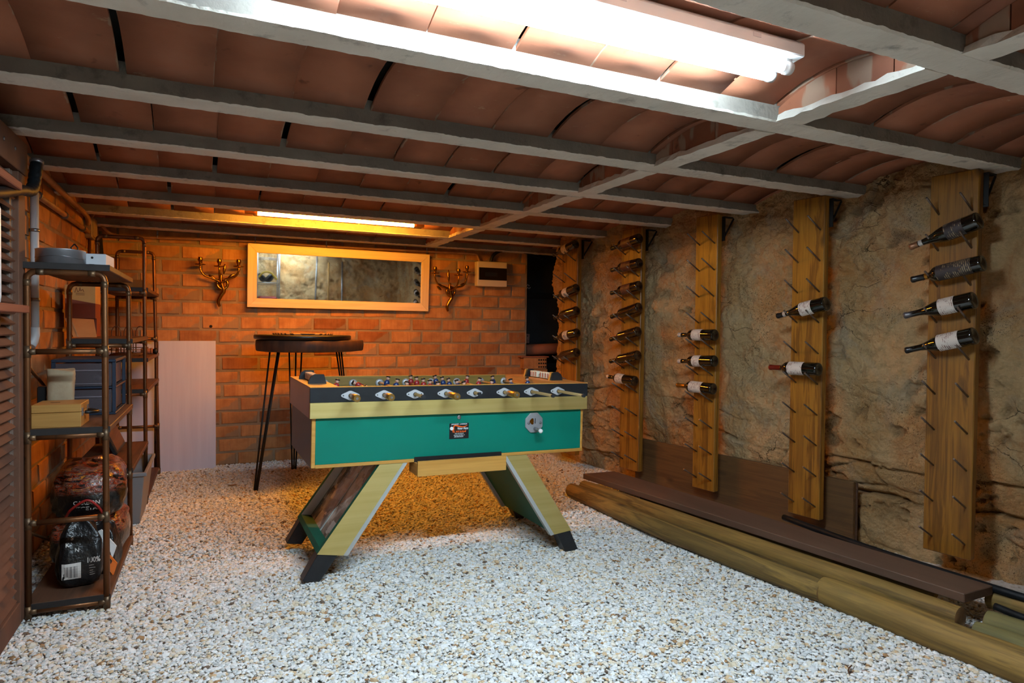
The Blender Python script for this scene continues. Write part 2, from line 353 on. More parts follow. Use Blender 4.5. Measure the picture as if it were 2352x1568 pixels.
# ------------------------------------------------------------------ brick walls
BH, BL = .1172, .305
def brick_mesh(w, h, d=.03, c=.006, seed=0):
    r = random.Random(seed); j = lambda a=.004: r.uniform(-a, a); b = MB()
    o = [b.vert(p) for p in ((0, d, 0), (w, d, 0), (w, d, h), (0, d, h))]
    e = [b.vert(p) for p in ((j(), c + j(), j()), (w + j(), c + j(), j()), (w + j(), c + j(), h + j()), (j(), c + j(), h + j()))]
    i = [b.vert(p) for p in ((c + j(), j(.002), c + j()), (w - c + j(), j(.002), c + j()), (w - c + j(), j(.002), h - c + j()), (c + j(), j(.002), h - c + j()))]
    b.face(i, False)
    for k in range(4): n = (k + 1) % 4; b.face((e[k], e[n], i[n], i[k]), False); b.face((o[k], o[n], e[n], e[k]), False)
    return b
def brick_wall(root, rows, u0, u1, place, phase=0):
    cache = {}
    for k in rows:
        u = u0; first = True; r = random.Random(k * 13 + phase)
        while u < u1 - .02:
            L = BL * (.5 if first and k % 2 else 1) * (1 if first else r.choice((1, 1, 1, 1, .93, 1.04)))
            L = min(L, u1 - u); v = r.randrange(4); w = L - .018
            if w < .03: break
            key = (round(w, 2), v)
            if key not in cache:
                o = brick_mesh(w, BH - .016, seed=len(cache)).build('brick', BRICK, root); cache[key] = o.data
            else: o = link('brick', cache[key], root)
            place(o, u, .108 + BH * k + .008); u += L; first = False
def slab(name, x0, y0, z0, x1, y1, z1, mat): return tag(MB().box(x0, y0, z0, x1, y1, z1).build(name, mat), kind='structure')
wb = slab('wall_back', -.95, 6.2065, -.1, 2.955, 6.45, 2.2, MORTAR)
def pb(o, u, z): o.location = (2.96 - u - 0 if False else u, 6.2 + random.uniform(-.003, .003), z); o.rotation_euler = (random.uniform(-.006, .006), 0, random.uniform(-.006, .006))
brick_wall(wb, range(-1, 17), -.85, 2.955, pb, 3)
wl = slab('wall_left', -1.1, -3.4, -.1, -.8565, 6.3, 2.2, MORTAR)
def pl_(o, u, z): o.location = (-.85 + random.uniform(-.003, .003), 3.05 + u, z); o.rotation_euler = (0, random.uniform(-.006, .006), PI / 2 + random.uniform(-.006, .006))
brick_wall(wl, range(-1, 17), 0, 3.13, pl_, 8)

# ------------------------------------------------------------------ rock walls
def rock_wall(name, path, step, z0, z1, seed, nrm, coarse=0.0):
    path = [Vector(p) for p in path]; segs = [(path[i + 1] - path[i]).length for i in range(len(path) - 1)]; tot = sum(segs)
    nz = int((z1 - z0) / step) + 1; s = np.concatenate([np.arange(0, coarse, .03), np.arange(coarse, tot, step)]); ns = len(s); cum = np.concatenate([[0], np.cumsum(segs)])
    px = np.interp(s, cum, [p.x for p in path]); py = np.interp(s, cum, [p.y for p in path])
    ker = np.ones(15) / 15; pad = lambda a: np.convolve(np.pad(a, 7, mode='reflect', reflect_type='odd'), ker, 'valid'); px, py = pad(px), pad(py)
    tx, ty = np.gradient(px), np.gradient(py); L = np.hypot(tx, ty); nxv, nyv = (-ty / L * nrm, tx / L * nrm)
    Z = np.linspace(z0, z1, nz); SS, ZZ = np.meshgrid(s, Z, indexing='ij')
    wx = SS + .25 * fbm(SS * 1.3, ZZ * 1.3, 3, seed + 9); wz = ZZ + .10 * fbm(SS * 1.6, ZZ * 1.6, 4, seed + 13)
    low = np.clip((.78 - ZZ + .55 * fbm(SS * .8, ZZ * .8, 3, seed + 21)) / .3, 0, 1)       # ledgy layered rock below, packed earth above
    mid = np.clip(.5 + 2.2 * fbm(SS * .9 + 7, ZZ * 1.1, 3, seed + 25), 0, 1)
    d = .09 * fbm(SS * .9, ZZ * .8, 3, seed) + .05 * fbm(wx * 3, wz * 3, 4, seed + 3) + (.012 + .022 * mid) * fbm(SS * 13, ZZ * 13, 5, seed + 5, .68)
    lay = wz * 6.2 + .9 * fbm(SS * 1.1, ZZ * .4, 3, seed + 33); idl = np.floor(lay); fr = lay - idl; de = np.minimum(fr, 1 - fr) / 6.2
    pres = np.clip(fbm(SS * 1.7 + idl * 7.3, idl * 3.1 + .5, 2, seed + 35) * 4 + .25, 0, 1)
    ckh = np.clip(1 - de / (.012 + .01 * pres), 0, 1) * pres
    lo = vnoise(SS * 1.6 + idl * 5.7, idl * 1.7 + .5, seed + 37)
    b1, b2, idb = worley(wx * 4.5, wz * 7.0, seed + 40); ck2 = np.clip(1 - (b2 - b1) / .07, 0, 1) * np.clip(3 * fbm(SS * 2.3, ZZ * 2.3, 2, seed + 44), 0, 1)
    d += low * (.07 * lo + .035 * (fr - .5) * pres + (idb - .5) * .02 - .045 * ckh - .03 * ck2)
    pf = fbm(SS * 8, ZZ * 9, 4, seed + 70, .6); pits = np.clip((pf - .30) * 5, 0, 1) * np.clip(fbm(SS * 1.6, ZZ * 1.6, 2, seed + 80) * 4 + .3, 0, 1); d -= pits * .035
    d += (.006 + .016 * mid) * fbm(SS * 34, ZZ * 34, 3, seed + 95, .7)
    d += .03 * np.abs(np.sin((SS * .9 + ZZ * 1.5) * 4 + 3 * fbm(SS, ZZ, 2, seed + 90))) * (1 - low) * .8
    d -= .055 * np.clip((.5 - ZZ) / .3, 0, 1)
    crack = np.clip(low * np.maximum(ckh, ck2) + pits, 0, 1)
    V = np.stack([px[:, None] + nxv[:, None] * d, py[:, None] + nyv[:, None] * d, ZZ + 0 * SS], -1).reshape(-1, 3)
    return tag(np_mesh(name, V, grid_faces(ns, nz), ROCK, True, attr={'crack': crack.ravel()}), kind='structure')
RX = lambda y: 3.235 + .15 * (2.04 - y) + .155
rock_wall('wall_right', [(RX(-3.4) + .1, -3.4), (RX(5.2), 5.2), (2.93, 5.52), (3.0, 5.68), (3.9, 5.9)], .0088, -.12, 2.16, 11, 1, 4.0)
rock_wall('wall_rear', [(-.9, -2.6), (1.0, -2.75), (1.5, -2.6), (1.62, -2.3), (2.4, -2.25), (4.3, -2.1)], .022, -.12, 2.16, 77, 1)

# ------------------------------------------------------------------ ceiling: slab, beams, vault tiles, ribs
ceil = slab('ceiling', -1.1, -3.3, 2.125, 4.3, 6.45, 2.25, DARK)
BY = [1.13 + .005, 1.80, 2.54, 3.235, 3.94, 4.69, 5.38, 6.04]; BW = .115; SK = .025
BY = [1.135 - .69 * k for k in (5, 4, 3, 2, 1)] + BY
ZB, ZS, RISE = 1.968, 2.02, .062
by = lambda y0, x: y0 + SK * (x - .3)
def beam(y0, seed):
    x0, x1, n = -.9, 4.0, 480; xs = np.linspace(x0, x1, n); z = np.zeros(n); b = MB()
    J = lambda k, a, f=22: a * (.55 * fbm(xs * f, z + seed * 7.3, 3, k) + .6 * np.minimum(fbm(xs * 75, z + seed * 3.1, 3, k + 20), .1))
    yn, yf = J(1, .007), J(2, .007); zb1, zb2 = J(3, .007), J(4, .007); rr = []
    for i, x in enumerate(xs):
        y = by(y0, x); r = [(x, y - .004, 2.06), (x, y, ZB + .05), (x, y + yn[i] * .5, ZB + .006 + zb1[i]), (x, y + .007 + yn[i], ZB + zb1[i] * .4), (x, y + BW - .007 + yf[i], ZB + zb2[i] * .4), (x, y + BW + yf[i], ZB + .008 + zb2[i]), (x, y + BW + .004, 2.06)]
        rr.append([Vector(q) for q in r])
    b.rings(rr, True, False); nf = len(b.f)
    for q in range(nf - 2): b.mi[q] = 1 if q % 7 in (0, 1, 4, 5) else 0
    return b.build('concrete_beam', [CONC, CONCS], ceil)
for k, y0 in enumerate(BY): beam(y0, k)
TW = .2655
def tile_mesh(span):
    b = MB(); n = 8; th = .012; w = TW - .0045; R = []
    for i in range(n + 1):
        u = -1 + 2 * i / n; z = ZS + RISE * (1 - u * u); R.append([Vector((-w / 2, u * span / 2, z)), Vector((w / 2, u * span / 2, z)), Vector((w / 2, u * span / 2, z + th)), Vector((-w / 2, u * span / 2, z + th))])
    ids = [[b.vert(p) for p in r] for r in R]
    for i in range(n):
        for k in range(4): b.face((ids[i][k], ids[i][(k + 1) % 4], ids[i + 1][(k + 1) % 4], ids[i + 1][k]), k in (0, 2))
    b.face(ids[0]); b.face(ids[-1]); return b
edges = BY + [6.20]
for k in range(len(BY)):
    ya, yb = edges[k] + BW, edges[k + 1]; span = yb - ya + .012; yc = (ya + yb) / 2; me = None
    if k == len(BY) - 1 and span < .06: continue
    x = -.80 + (0.0 if k % 2 else .13) + random.uniform(-.02, .02)
    if k >= 5: x = .007 - TW * 3.5 + (.02 if k % 2 else 0)
    while x < 4.0:
        if me is None: o = tile_mesh(span).build('ceiling_tile', TILE, ceil); me = o.data
        else: o = link('ceiling_tile', me, ceil)
        o.location = (x, by(yc, x), random.uniform(-.002, .003)); o.rotation_euler = (random.uniform(-.004, .004), random.uniform(-.008, .008), SK + random.uniform(-.0035, .0035)); x += TW
# cross ribs: a course of upright tile pieces over a concrete strip, closing each vault near the rock wall
for k in range(4, len(BY) - 1):
    ya, yb = BY[k] + BW - .004, BY[k + 1] + .004; xr = 1.885 - .012 * max(0, k - 6); sp = yb - ya; n = 14; b = MB(); rr = []
    for i in range(n + 1):
        y = ya + sp * i / n; dy = SK * (xr - .3); j = lambda a: random.uniform(-a, a)
        rr.append([Vector((xr + j(.004), y + dy, ZB - .002 + j(.003))), Vector((xr + .105 + j(.004), y + dy, ZB - .002 + j(.003))), Vector((xr + .1, y + dy, ZB + .03)), Vector((xr + .004 + j(.003), y + dy, ZB + .022 + j(.006)))])
    b.rings(rr, True, False).build('cross_rib', CONC, ceil)
    cuts = [0, .18, .55, 1] if k % 2 else [0, .36, .8, 1]
    for a0, a1 in zip(cuts, cuts[1:]):
        poly = [(ya + sp * a0 + .002, ZB + .012), (ya + sp * a1 - .002, ZB + .012)]; m = 6
        for i in range(m + 1):
            a = a1 + (a0 - a1) * i / m; u = 2 * a - 1; poly.append((ya + sp * a + (.002 if i == m else -.002 if i == 0 else 0), ZS + RISE * (1 - u * u) - .003))
        MB().prism([(p[0] + SK * (xr - .3), p[1]) for p in poly], xr + .008, xr + .035, plane='yz').build('rib_tile', TILE, ceil)

# ------------------------------------------------------------------ lamps
lf = thing('fluorescent_lamp', 'white twin tube fluorescent lamp glowing cold white under the tiled ceiling vault', 'lamp', (.86, 1.525, 2.0), (0, 0, SK))
b = MB(); b.prism([(-.05, .075), (-.068, .06), (-.068, .024), (-.03, .020), (.03, .020), (.068, .024), (.068, .06), (.05, .075)], -.78, .76, plane='yz')
b.build('housing', WHITEM, lf, .003)
for s in (-.034, .034):
    b = MB(); b.tube([(-.72, s, -.005), (.70, s, -.005)], .0165, 14); b.build('tube', TUBEW, lf)
    for x, d in ((-.72, -1), (.70, 1)):
        b = MB(); b.tube([(x, s, -.005), (x + d * .012, s, -.005), (x + d * .013, s, -.005), (x + d * .035, s, -.005)], [.0172, .0172, .0195, .0195], 14)
        b.box(x + d * .012, s - .008, 0, x + d * .035, s + .008, .03); b.build('lamp_holder', WHITEM, lf)
for x in (.08, .55): MB().box(x, -.0692, .045, x + .03, -.0678, .058).build('label_plate', ALU, lf)
rl = thing('fluorescent_lamp', 'single tube fluorescent lamp on the ceiling behind the camera', 'lamp', (1.6, -1.93, 2.0))
MB().box(-.65, -.03, .02, .65, .03, .07).build('housing', WHITEM, rl, .003)
MB().tube([(-.58, 0, -.005), (.58, 0, -.005)], .0165, 14).build('tube', TUBEW, rl)
MB().hexa([(-.65, .03, .02), (.65, .03, .02), (.65, .034, .02), (-.65, .034, .02), (-.65, .058, -.075), (.65, .058, -.075), (.65, .062, -.075), (-.65, .062, -.075)]).build('added_light_shield', WHITEM, rl)  # added skirt on one side, stops the tube's light from going forward
for d in (-1, 1): MB().box(d * .61 - .03, -.016, -.02, d * .61 + .03, .016, .03).build('lamp_holder', WHITEM, rl, .003)
ol = thing('orange_tube_lamp', 'single glowing orange fluorescent tube fixed under the vault before the brick wall', 'lamp', (.855, 5.05, 1.995), (0, 0, SK))
MB().tube([(-.575, 0, 0), (.575, 0, 0)], .0155, 14).build('tube', TUBEO, ol)
OCAP = gen('amber_end_cap', '#c98a3c', rough=.35)
for d in (-1, 1):
    b = MB(); b.tube([(d * .572, 0, 0), (d * .60, 0, 0), (d * .601, 0, 0), (d * .655, 0, 0)], [.0165, .0165, .013, .013], 12); b.build('end_cap', OCAP, ol)
    b = MB(); b.box(d * .615 - .01, -.008, .006, d * .615 + .01, .008, .085); b.build('mounting_clip', STEEL, ol)

# ------------------------------------------------------------------ recess at the end of the back wall
VOID = gen('black_cloth', '#0b0d0f', '#14181b', 8, rough=.8)
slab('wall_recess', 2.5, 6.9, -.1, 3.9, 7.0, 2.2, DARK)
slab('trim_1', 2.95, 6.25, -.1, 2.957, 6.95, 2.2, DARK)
cab = thing('black_cabinet', 'black cabinet with small printed plate in the dark recess beside the brick wall', 'cabinet', (3.14, 6.5, 1.02))
MB().box(-.17, -.1, .0, .35, .3, .52).build('lower_door', VOID, cab, .004); MB().box(-.17, -.1, .53, .35, .3, 1.07).build('upper_door', VOID, cab, .004)
MB().box(-.16, -.112, .50, .3, -.1, .56).build('rail', BLACKP, cab, .003); MB().box(-.155, -.104, .62, -.145, -.1, .72).build('hinge_strip', STEEL, cab)
b = MB()
for i in range(7): b.box(-.10 + .014 * (i % 4), -.1025, .60 + .03 * (i // 4) + .008 * (i % 2), -.092 + .014 * (i % 4), -.1, .612 + .03 * (i // 4) + .008 * (i % 2))
b.build('printed_mark', WHITEM, cab)
CLAY = gen('clay_pipe', '#7f4a34', '#93583e', 8, rough=.8, bump=.2, bscale=50)
cp = thing('clay_pipe', 'short reddish clay pipe lying on the brick pile in the wall recess', 'pipe', (3.12, 6.33, .972))
MB().tube([(-.13, 0, 0), (.5, 0, .02)], .058, 20).build('barrel', CLAY, cp); MB().tube([(-.145, 0, 0), (-.125, 0, 0)], .062, 20).build('rim', STEEL, cp)
hk = thing('metal_bracket', 'small grey metal bracket hanging at the brick wall edge above the clay pipe', 'bracket', (2.972, 6.235, 1.045))
MB().prism([(-.012, 0), (.03, .0), (.035, .095), (-.008, .1)], 0, .004, plane='xz').build('plate', STEEL, hk); MB().tube([(.01, -.004, .075), (.01, .006, .075)], .006, 10).build('rivet', BLACKM, hk)
for i, (x, y, z, lab) in enumerate(((2.96, 6.14, .786, 'hollow clay brick with open end holes on top of the pile under the clay pipe'), (2.975, 6.15, .668, 'solid faced clay brick lying beneath the hollow brick at the wall end'), (2.95, 6.13, .55, 'clay brick at the foot of the stacked bricks behind the game table'))):
    br = thing('loose_brick', lab, 'brick', (x, y, z), (0, 0, -.12), 'bricks stacked at the end of the back wall')
    MB().box(-.08, -.06, 0, .17, .06, .115).build('block', BRICK, br, .004)
    if i == 0:
        b = MB()
        for r in range(3):
            for c in range(4): b.lathe([(.009, 0), (.009, .002)], 10, Matrix.Translation((.085 + c * .024, -.0605, .02 + r * .036)) @ Matrix.Rotation(PI / 2, 4, 'X'))
        tag(b.build('hole', DARK, br), kind='stuff')
        MB().box(-.11, -.07, .116, .19, .07, .128).build('thin_tile', TILE, br, .003)

# ------------------------------------------------------------------ back wall fittings
mr = thing('wall_mirror', 'wide rectangular wall mirror in a pale wood frame on the brick wall', 'mirror', (.262, 6.152, 1.36), (.05, .004, .022))
w, h, f = 1.625, .545, .077
FRV = wood('pale_frame_wood_upright', '#d9b98e', '#e2c79f', axis=2, scale=10, rough=.5, dark='#c9a678', knots=False)
MB().prism([(0, 0), (w, 0), (w - f, f), (f, f)], -.03, .005).build('frame_rail', FRAMEW, mr, .003); MB().prism([(0, h), (f, h - f), (w - f, h - f), (w, h)], -.03, .005).build('frame_rail', FRAMEW, mr, .003)
MB().prism([(0, 0), (f, f), (f, h - f), (0, h)], -.03, .005).build('frame_stile', FRV, mr, .003); MB().prism([(w, 0), (w, h), (w - f, h - f), (w - f, f)], -.03, .005).build('frame_stile', FRV, mr, .003)
MB().box(f - .01, -.016, f - .01, w - f + .01, -.012, h - f + .01).build('glass', MIRROR, mr)
eb = thing('fuse_box', 'cream electrical fuse box with dark window on the brick wall', 'fuse box', (2.40, 6.195, 1.612))
EW = gen('smoked_window', '#17130f', rough=.15)
MB().box(-.03, -.085, 0, .29, 0, .245).build('case', CREAM, eb, .008, 2); MB().box(-.015, -.09, .062, .285, -.08, .185).build('window', EW, eb, .003)
for x0, nm in ((.05, 'switch'),): MB().box(x0, -.0915, .10, x0 + .13, -.0895, .14).build('inner_panel', BLACKP, eb)
cd = thing('wall_conduit', 'long copper coloured conduit running under the ceiling along the brick wall', 'conduit', (0, 6.175, 0))
MB().tube(spline([(-.80, -.10, 1.975), (-.76, -.02, 1.93), (-.70, 0, 1.91)], 5) + spline([(-.5, 0, 1.91), (.33, 0, 1.928), (.93, 0, 1.921), (1.87, 0, 1.928), (2.33, 0, 1.932), (2.39, 0, 1.915), (2.41, -.02, 1.85)], 6), .0115, 10).build('tube', PIPEP, cd)
for x in (-.42, .33, .93, 1.87):
    b = MB(); b.tube([(x - .004, 0, 1.922), (x + .004, 0, 1.922)], .017, 12); b.box(x - .004, -.006, 1.93, x + .004, .006, 1.965); b.build('clip', STEEL, cd)
cb = thing('black_cable', 'thick black cable arching from the fuse box over into the dark recess', 'cable', (0, 6.16, 0))
MB().tube(spline([(2.53, .0, 1.85), (2.56, 0, 1.93), (2.66, 0, 1.985), (2.8, 0, 1.99), (2.98, .03, 1.975), (3.2, .2, 1.95)], 8), .017, 10).build('cable_run', BLACKP, cb)
def sconce(x, label, arms, leaf):
    t = thing('wall_sconce', label, 'sconce', (x, 6.185, 1.36), (0, 0, 0), 'brass candle sconces on the brick wall')
    pts = [(0, -.02, 0), (-.012, -.03, .04), (.008, -.035, .09), (.03, -.04, .13), (.018, -.045, .17), (.006, -.05, .22), (.012, -.05, .27)]
    MB().tube(spline(pts, 6), [.008 + .008 * math.sin(i / 36 * PI) + .002 for i in range(37)], 10).build('stem', BRASS, t)
    MB().tube([(q[0], -.045, q[2]) for q in arc((.02, .19),   .042, 0, 2 * PI, 20)[:-1]], .011, 8, closed=True).build('scroll_ring', BRASS, t)
    for i, (ax, ay, az, side) in enumerate(arms):
        pts = [(.01, -.05, .20), (.01 + (ax - .01) * .35, -.05 + ay * .4, .20 + .03 * abs(side)), (.01 + (ax - .01) * .8, -.05 + ay * .8, .235 + .02 * abs(side)), (ax, -.05 + ay, az - .045), (ax, -.05 + ay, az - .01)]
        a = MB(); sp = spline(pts, 6); a.tube(sp, [.0105 - .004 * k / len(sp) for k in range(len(sp))], 8); ao = a.build('arm', BRASS, t)
        Mx = Matrix.Translation((ax, -.05 + ay, az)) @ Matrix.Diagonal((1.15, 1.15, 1.1, 1))
        MB().lathe([(.004, -.012), (.034, -.008), (.038, -.002), (.030, -.003), (.006, -.004)], 14, Mx).build('drip_pan', BRASS, ao)
        MB().lathe([(.006, -.004), (.012, .004), (.009, .012), (.015, .022), (.018, .034), (.013, .044), (.016, .05), (.010, .05), (.010, .04)], 14, Mx).build('candle_cup', BRASS, ao)
    for (lx, lz, ang, L) in leaf:
        Mx = Matrix.Translation((lx, -.06, lz)) @ Matrix.Rotation(ang, 4, 'Y')
        MB().lathe([(.002, 0), (.011, L * .3), (.013, L * .55), (.008, L * .85), (.001, L)], 10, Mx @ Matrix.Diagonal((1, .5, 1, 1))).build('leaf', BRASS, t)
sconce(.049, 'brass branched candle sconce on bricks left of the mirror', [(-.15, -.02, .35, 1), (-.005, -.09, .335, .2), (.145, -.02, .345, 1)], [(.03, .27, .1, .09), (-.03, .225, -1.0, .07), (.06, .24, 1.0, .07), (.03, .2, .6, .05)])
sconce(2.085, 'brass branched candle sconce between the mirror and the fuse box', [(-.148, -.02, .365, 1), (.065, -.09, .35, .3), (.178, -.02, .39, 1)], [(-.005, .27, -.05, .13), (-.06, .225, -1.0, .07), (.1, .24, 1.0, .07), (-.08, .2, -.9, .06)])
hole = tag(MB().lathe([(.012, 0), (.012, .006), (.004, .006)], 12, Matrix.Translation((-.02, 6.199, 1.19)) @ Matrix.Rotation(PI / 2, 4, 'X')).build('wall_plug', DARK), 'small round dark hole plug in the bricks left of the high table', 'plug')

# ------------------------------------------------------------------ left wall fittings
cu = thing('upper_conduit', 'copper coloured conduit running along the left brick wall under the beams', 'conduit', (-.815, 0, 0))
MB().tube(spline([(.06, 2.6, 1.935), (.045, 3.4, 1.945), (.01, 5.0, 1.96), (0, 5.45, 1.965), (-.005, 5.6, 1.95), (-.012, 5.65, 1.92)], 8), .0165, 12).build('tube', PIPEP, cu)
cl = thing('lower_conduit', 'shorter copper coloured conduit below the upper one on the left brick wall', 'conduit', (-.825, 0, 0))
MB().tube([(0, 4.0, 1.855), (0, 5.64, 1.865)], .0155, 12).build('tube', PIPEP, cl)
for y in (4.12, 4.8, 5.4):
    b = MB(); b.tube([(0, y - .006, 1.857), (0, y + .006, 1.857)], .024, 12); b.box(-.03, y - .006, 1.85, 0, y + .006, 1.87); b.build('clip', STEEL, cl)
jb = thing('junction_box', 'small grey junction box in the corner where the conduits meet', 'junction box', (-.83, 5.74, 1.825))
JG = gen('junction_grey', '#8c7464', rough=.6)
MB().box(-.03, -.10, 0, .03, .10, .155).build('case', JG, jb, .006); MB().box(.03, -.09, .01, .036, .09, .145).build('cover', JG, jb, .003)
MB().tube(spline([(.0, .06, .14), (.0, .065, .17), (.01, .08, .20)], 5), .014, 10).build('stub', PIPEP, jb)
MB().tube([(.0, -.02, -.35), (.0, -.02, .0)], .011, 10).build('drop_tube', COPPER, jb)
wt = thing('white_drain_tube', 'white vertical plastic tube with clips on the left brick wall behind the shelf', 'tube', (-.825, 4.06, 0))
WP = gen('white_plastic', '#c4c9cc', rough=.4)
MB().tube([(0, 0, 1.17), (0, 0, 1.86)], .019, 14).build('tube', WP, wt)
MB().tube([(0, 0, 1.18), (0, 0, 1.14), (-.004, -.012, 1.11), (-.012, -.03, 1.085)], .021, 14).build('elbow', WP, wt)
for z in (1.32, 1.67): MB().tube([(0, 0, z - .008), (0, 0, z + .008)], .0225, 14).build('clip', STEEL, wt)
HOSEM = gen('black_hose', '#0c1013', '#12181c', 30, rough=.55, spec=.2)
ho = thing('black_elbow_hose', 'black hose bent upward with open silver rimmed end before the louvred shutter', 'hose', (-.66, 0, 0))
sp = spline([(0, 2.3, 1.55), (0, 2.77, 1.642), (0, 3.03, 1.698), (0, 3.14, 1.714), (0, 3.215, 1.738), (0, 3.255, 1.785), (0, 3.285, 1.855)], 8)
MB().tube(sp, [.0195 + .0028 * (k > 26) + .0012 * math.sin(k * 1.7) for k in range(len(sp))], 16).build('hose_body', HOSEM, ho)
MB().tube([(0, 3.283, 1.85), (0, 3.288, 1.864)], .0255, 16).build('rim', STEEL, ho)
tag(MB().box(-.84, 3.56, 1.855, -.78, 3.62, 1.895).build('small_black_box', BLACKP, None, .003), 'tiny black box under the beam on the left wall', 'box')
# louvred shutter
SHW = gen('brown_shutter_paint', '#6b4a3a', '#5d4033', 6, spec=.15, rough=.75, bump=.05, bscale=40); SHF = gen('brown_shutter_frame', '#5f4335', '#6b4b3b', 6, rough=.75, spec=.15)
st = thing('louvred_shutter', 'brown louvred wooden shutter standing along the left wall edge', 'shutter', (-.75, 0, 0))
MB().box(0, 3.19, .0, .05, 3.29, 1.80).build('stile', SHF, st, .003); MB().box(0, 2.2, .0, .05, 2.28, 1.80).build('stile', SHF, st, .003)
MB().box(-.005, 2.2, 1.80, .055, 3.31, 1.93).build('head_rail', SHF, st, .003); MB().box(0, 2.28, .0, .05, 3.19, .09).build('bottom_rail', SHF, st, .003)
MB().box(.003, 3.15, .09, .03, 3.19, 1.80).build('inner_bead', gen('shutter_bead', '#75665c', rough=.6), st, .002)
Ms = None
for i in range(42):
    z = .10 + i * .0405
    if Ms is None: o = MB().prism([(.0, .035), (.006, .042), (.046, .006), (.04, 0)], 2.28, 3.16, plane='xz').build('slat', SHW, st); Ms = o.data
    else: o = link('slat', Ms, st)
    o.location = (0, 0, z)
MB().box(-.003, 2.2, 0, -.001, 3.29, 1.80).build('backing', SHF, st)
for y in (2.97, 3.12):
    MB().lathe([(.008, 0), (.006, .004)], 10, Matrix.Translation((.055, y, 1.87)) @ Matrix.Rotation(PI / 2, 4, 'Y')).build('bolt', STEEL, st)
RSW = wood('red_brown_shelf_wood', '#6e3a2a', '#7a412c', axis=1, scale=12, rough=.8, knots=False)
for z, y1, lab in ((1.238, 2.995, 'lower red brown shelf board projecting at the left edge before the shutter'), (1.675, 2.90, 'upper red brown shelf board projecting at the left edge under the hose')):
    rs = thing('wall_shelf', lab, 'shelf', (-.70, 0, z), (0, 0, 0), 'red brown boards at the shutter')
    MB().box(.0, 2.35, 0, .075, y1, .028).build('board', RSW, rs, .003); MB().box(.0, y1 - .16, -.05, .02, y1 - .14, 0).build('bracket', BLACKM, rs)
wtu = thing('white_tube_bottle', 'pale white tube standing on the lower red brown shelf at the left edge', 'bottle', (-.655, 2.625, 1.267))
MB().lathe([(.03, 0), (.032, .02), (.032, .3), (.02, .34)], 16).build('body', WP, wtu); MB().lathe([(.014, .34), (.014, .37)], 12).build('cap', WHITEM, wtu)

# ------------------------------------------------------------------ copper pipe shelving
FY = [3.254, 4.12, 5.04, 6.01]; XR, XL = -.412, -.688; RT = .0125
sh = thing('pipe_shelf', 'tall copper pipe shelving unit with staggered dark wood boards along left wall', 'shelving', (0, 0, 0))
def fit(x, y, z, v=(0, 0, 1), L=.024): v = Vector(v); c = Vector((x, y, z)); return [c - v * L, c + v * L]
for k, y in enumerate(FY):
    zt = 1.41 if k < 2 else 1.772; lean = -.035 if k == 3 else -.008; X = lambda z: XR + (lean + .0) * z / 1.77 + (.012 if k == 3 else 0)
    lev = [.022, .385, .735, 1.085] + ([1.41] if k > 1 else [])
    b = MB(); b.tube([(X(0), y, -.02), (X(.6), y, .6), (X(zt - .03), y, zt - .03)] + [(X(zt) - .03 + .03 * math.cos(a), y, zt - .03 + .03 * math.sin(a)) for a in (.5, 1.05, 1.57)] + [(XL + .03, y, zt)] + [(XL + .03 - .03 * math.sin(a), y, zt - .03 + .03 * math.cos(a)) for a in (.5, 1.05, 1.57)] + [(XL, y, .6), (XL, y, -.02)], RT, 12)
    fr = b.build('frame', COPPER, sh)
    for z in lev:
        MB().tube([(XL, y, z), (X(z), y, z)], RT * .92, 10).build('crossbar', COPPER, fr)
        for xx in (XL, X(z)):
            b = MB(); b.tube(fit(xx, y, z), RT * 1.11, 10); d = .03 if xx == XL else -.03; b.tube([(xx, y, z), (xx + d, y, z)], RT * 1.06, 10); b.build('tee_fitting', SOLDER, fr)
    for xx in (XL, X(zt)):
        d = 1 if xx == XL else -1
        MB().tube(fit(xx, y, zt - .045, L=.013), RT * 1.11, 10).build('elbow_fitting', SOLDER, fr); MB().tube(fit(xx + d * .045, y, zt, (1, 0, 0), .013), RT * 1.11, 10).build('elbow_fitting', SOLDER, fr)
for b0, b1, z in ((0, 1, 1.424), (0, 1, .744), (0, 1, .030), (1, 2, 1.097), (1, 2, .396), (2, 3, 1.42), (2, 3, .951), (2, 3, .744), (2, 3, .030)):
    MB().box(XL - .014, FY[b0] - .005, z, XR + .014, FY[b1] + .005, z + .025).build('shelf_board', SHELFW, sh, .003); MB().box(XL - .014, FY[b0] - .0075, z - .001, XR + .014, FY[b0] - .0055, z + .0245).build('edge_band', SHELFE, sh)
for y0, z0, y1, z1 in ((3.27, .36, 4.1, .05), (3.27, 1.07, 4.1, .77)): MB().tube([(-.72, y0, z0), (-.72, y1, z1)], .007, 8).build('brace', COPPER, sh)

# things on the shelving
tin = thing('cake_tin', 'round silver cake tin on the top shelf board', 'tin', (-.603, 3.43, 1.449))
TINM = gen('tin_metal', '#b9bcc0', '#a3a5a8', 10, rough=.34, metal=.75, bump=.15, bscale=14)
MB().lathe([(.001, 0), (.092, 0), (.092, .066), (.0935, .068), (.091, .069), (.089, .066), (.089, .004), (.001, .004)], 40, caps=False).build('ring', TINM, tin)
MB().tube([(.0925 * math.cos(a), .0925 * math.sin(a), .034 + .004 * math.sin(a * 3)) for a in np.linspace(0, 2 * PI, 40)[:-1]], .0012, 6, closed=True).build('seam', STEEL, tin)
wbx = thing('white_carton', 'small white carton with a black round mark beside the silver tin', 'box', (-.475, 3.47, 1.449), (0, 0, -.05))
WCARD = gen('white_card', '#c9ccd0', rough=.6)
MB().box(-.045, -.0, 0, .035, .19, .064).build('carton', WCARD, wbx, .002)
MB().lathe([(.005, 0), (.005, .001)], 12, Matrix.Translation((-.018, -.0005, .046)) @ Matrix.Rotation(PI / 2, 4, 'X')).build('round_mark', BLACKP, wbx)
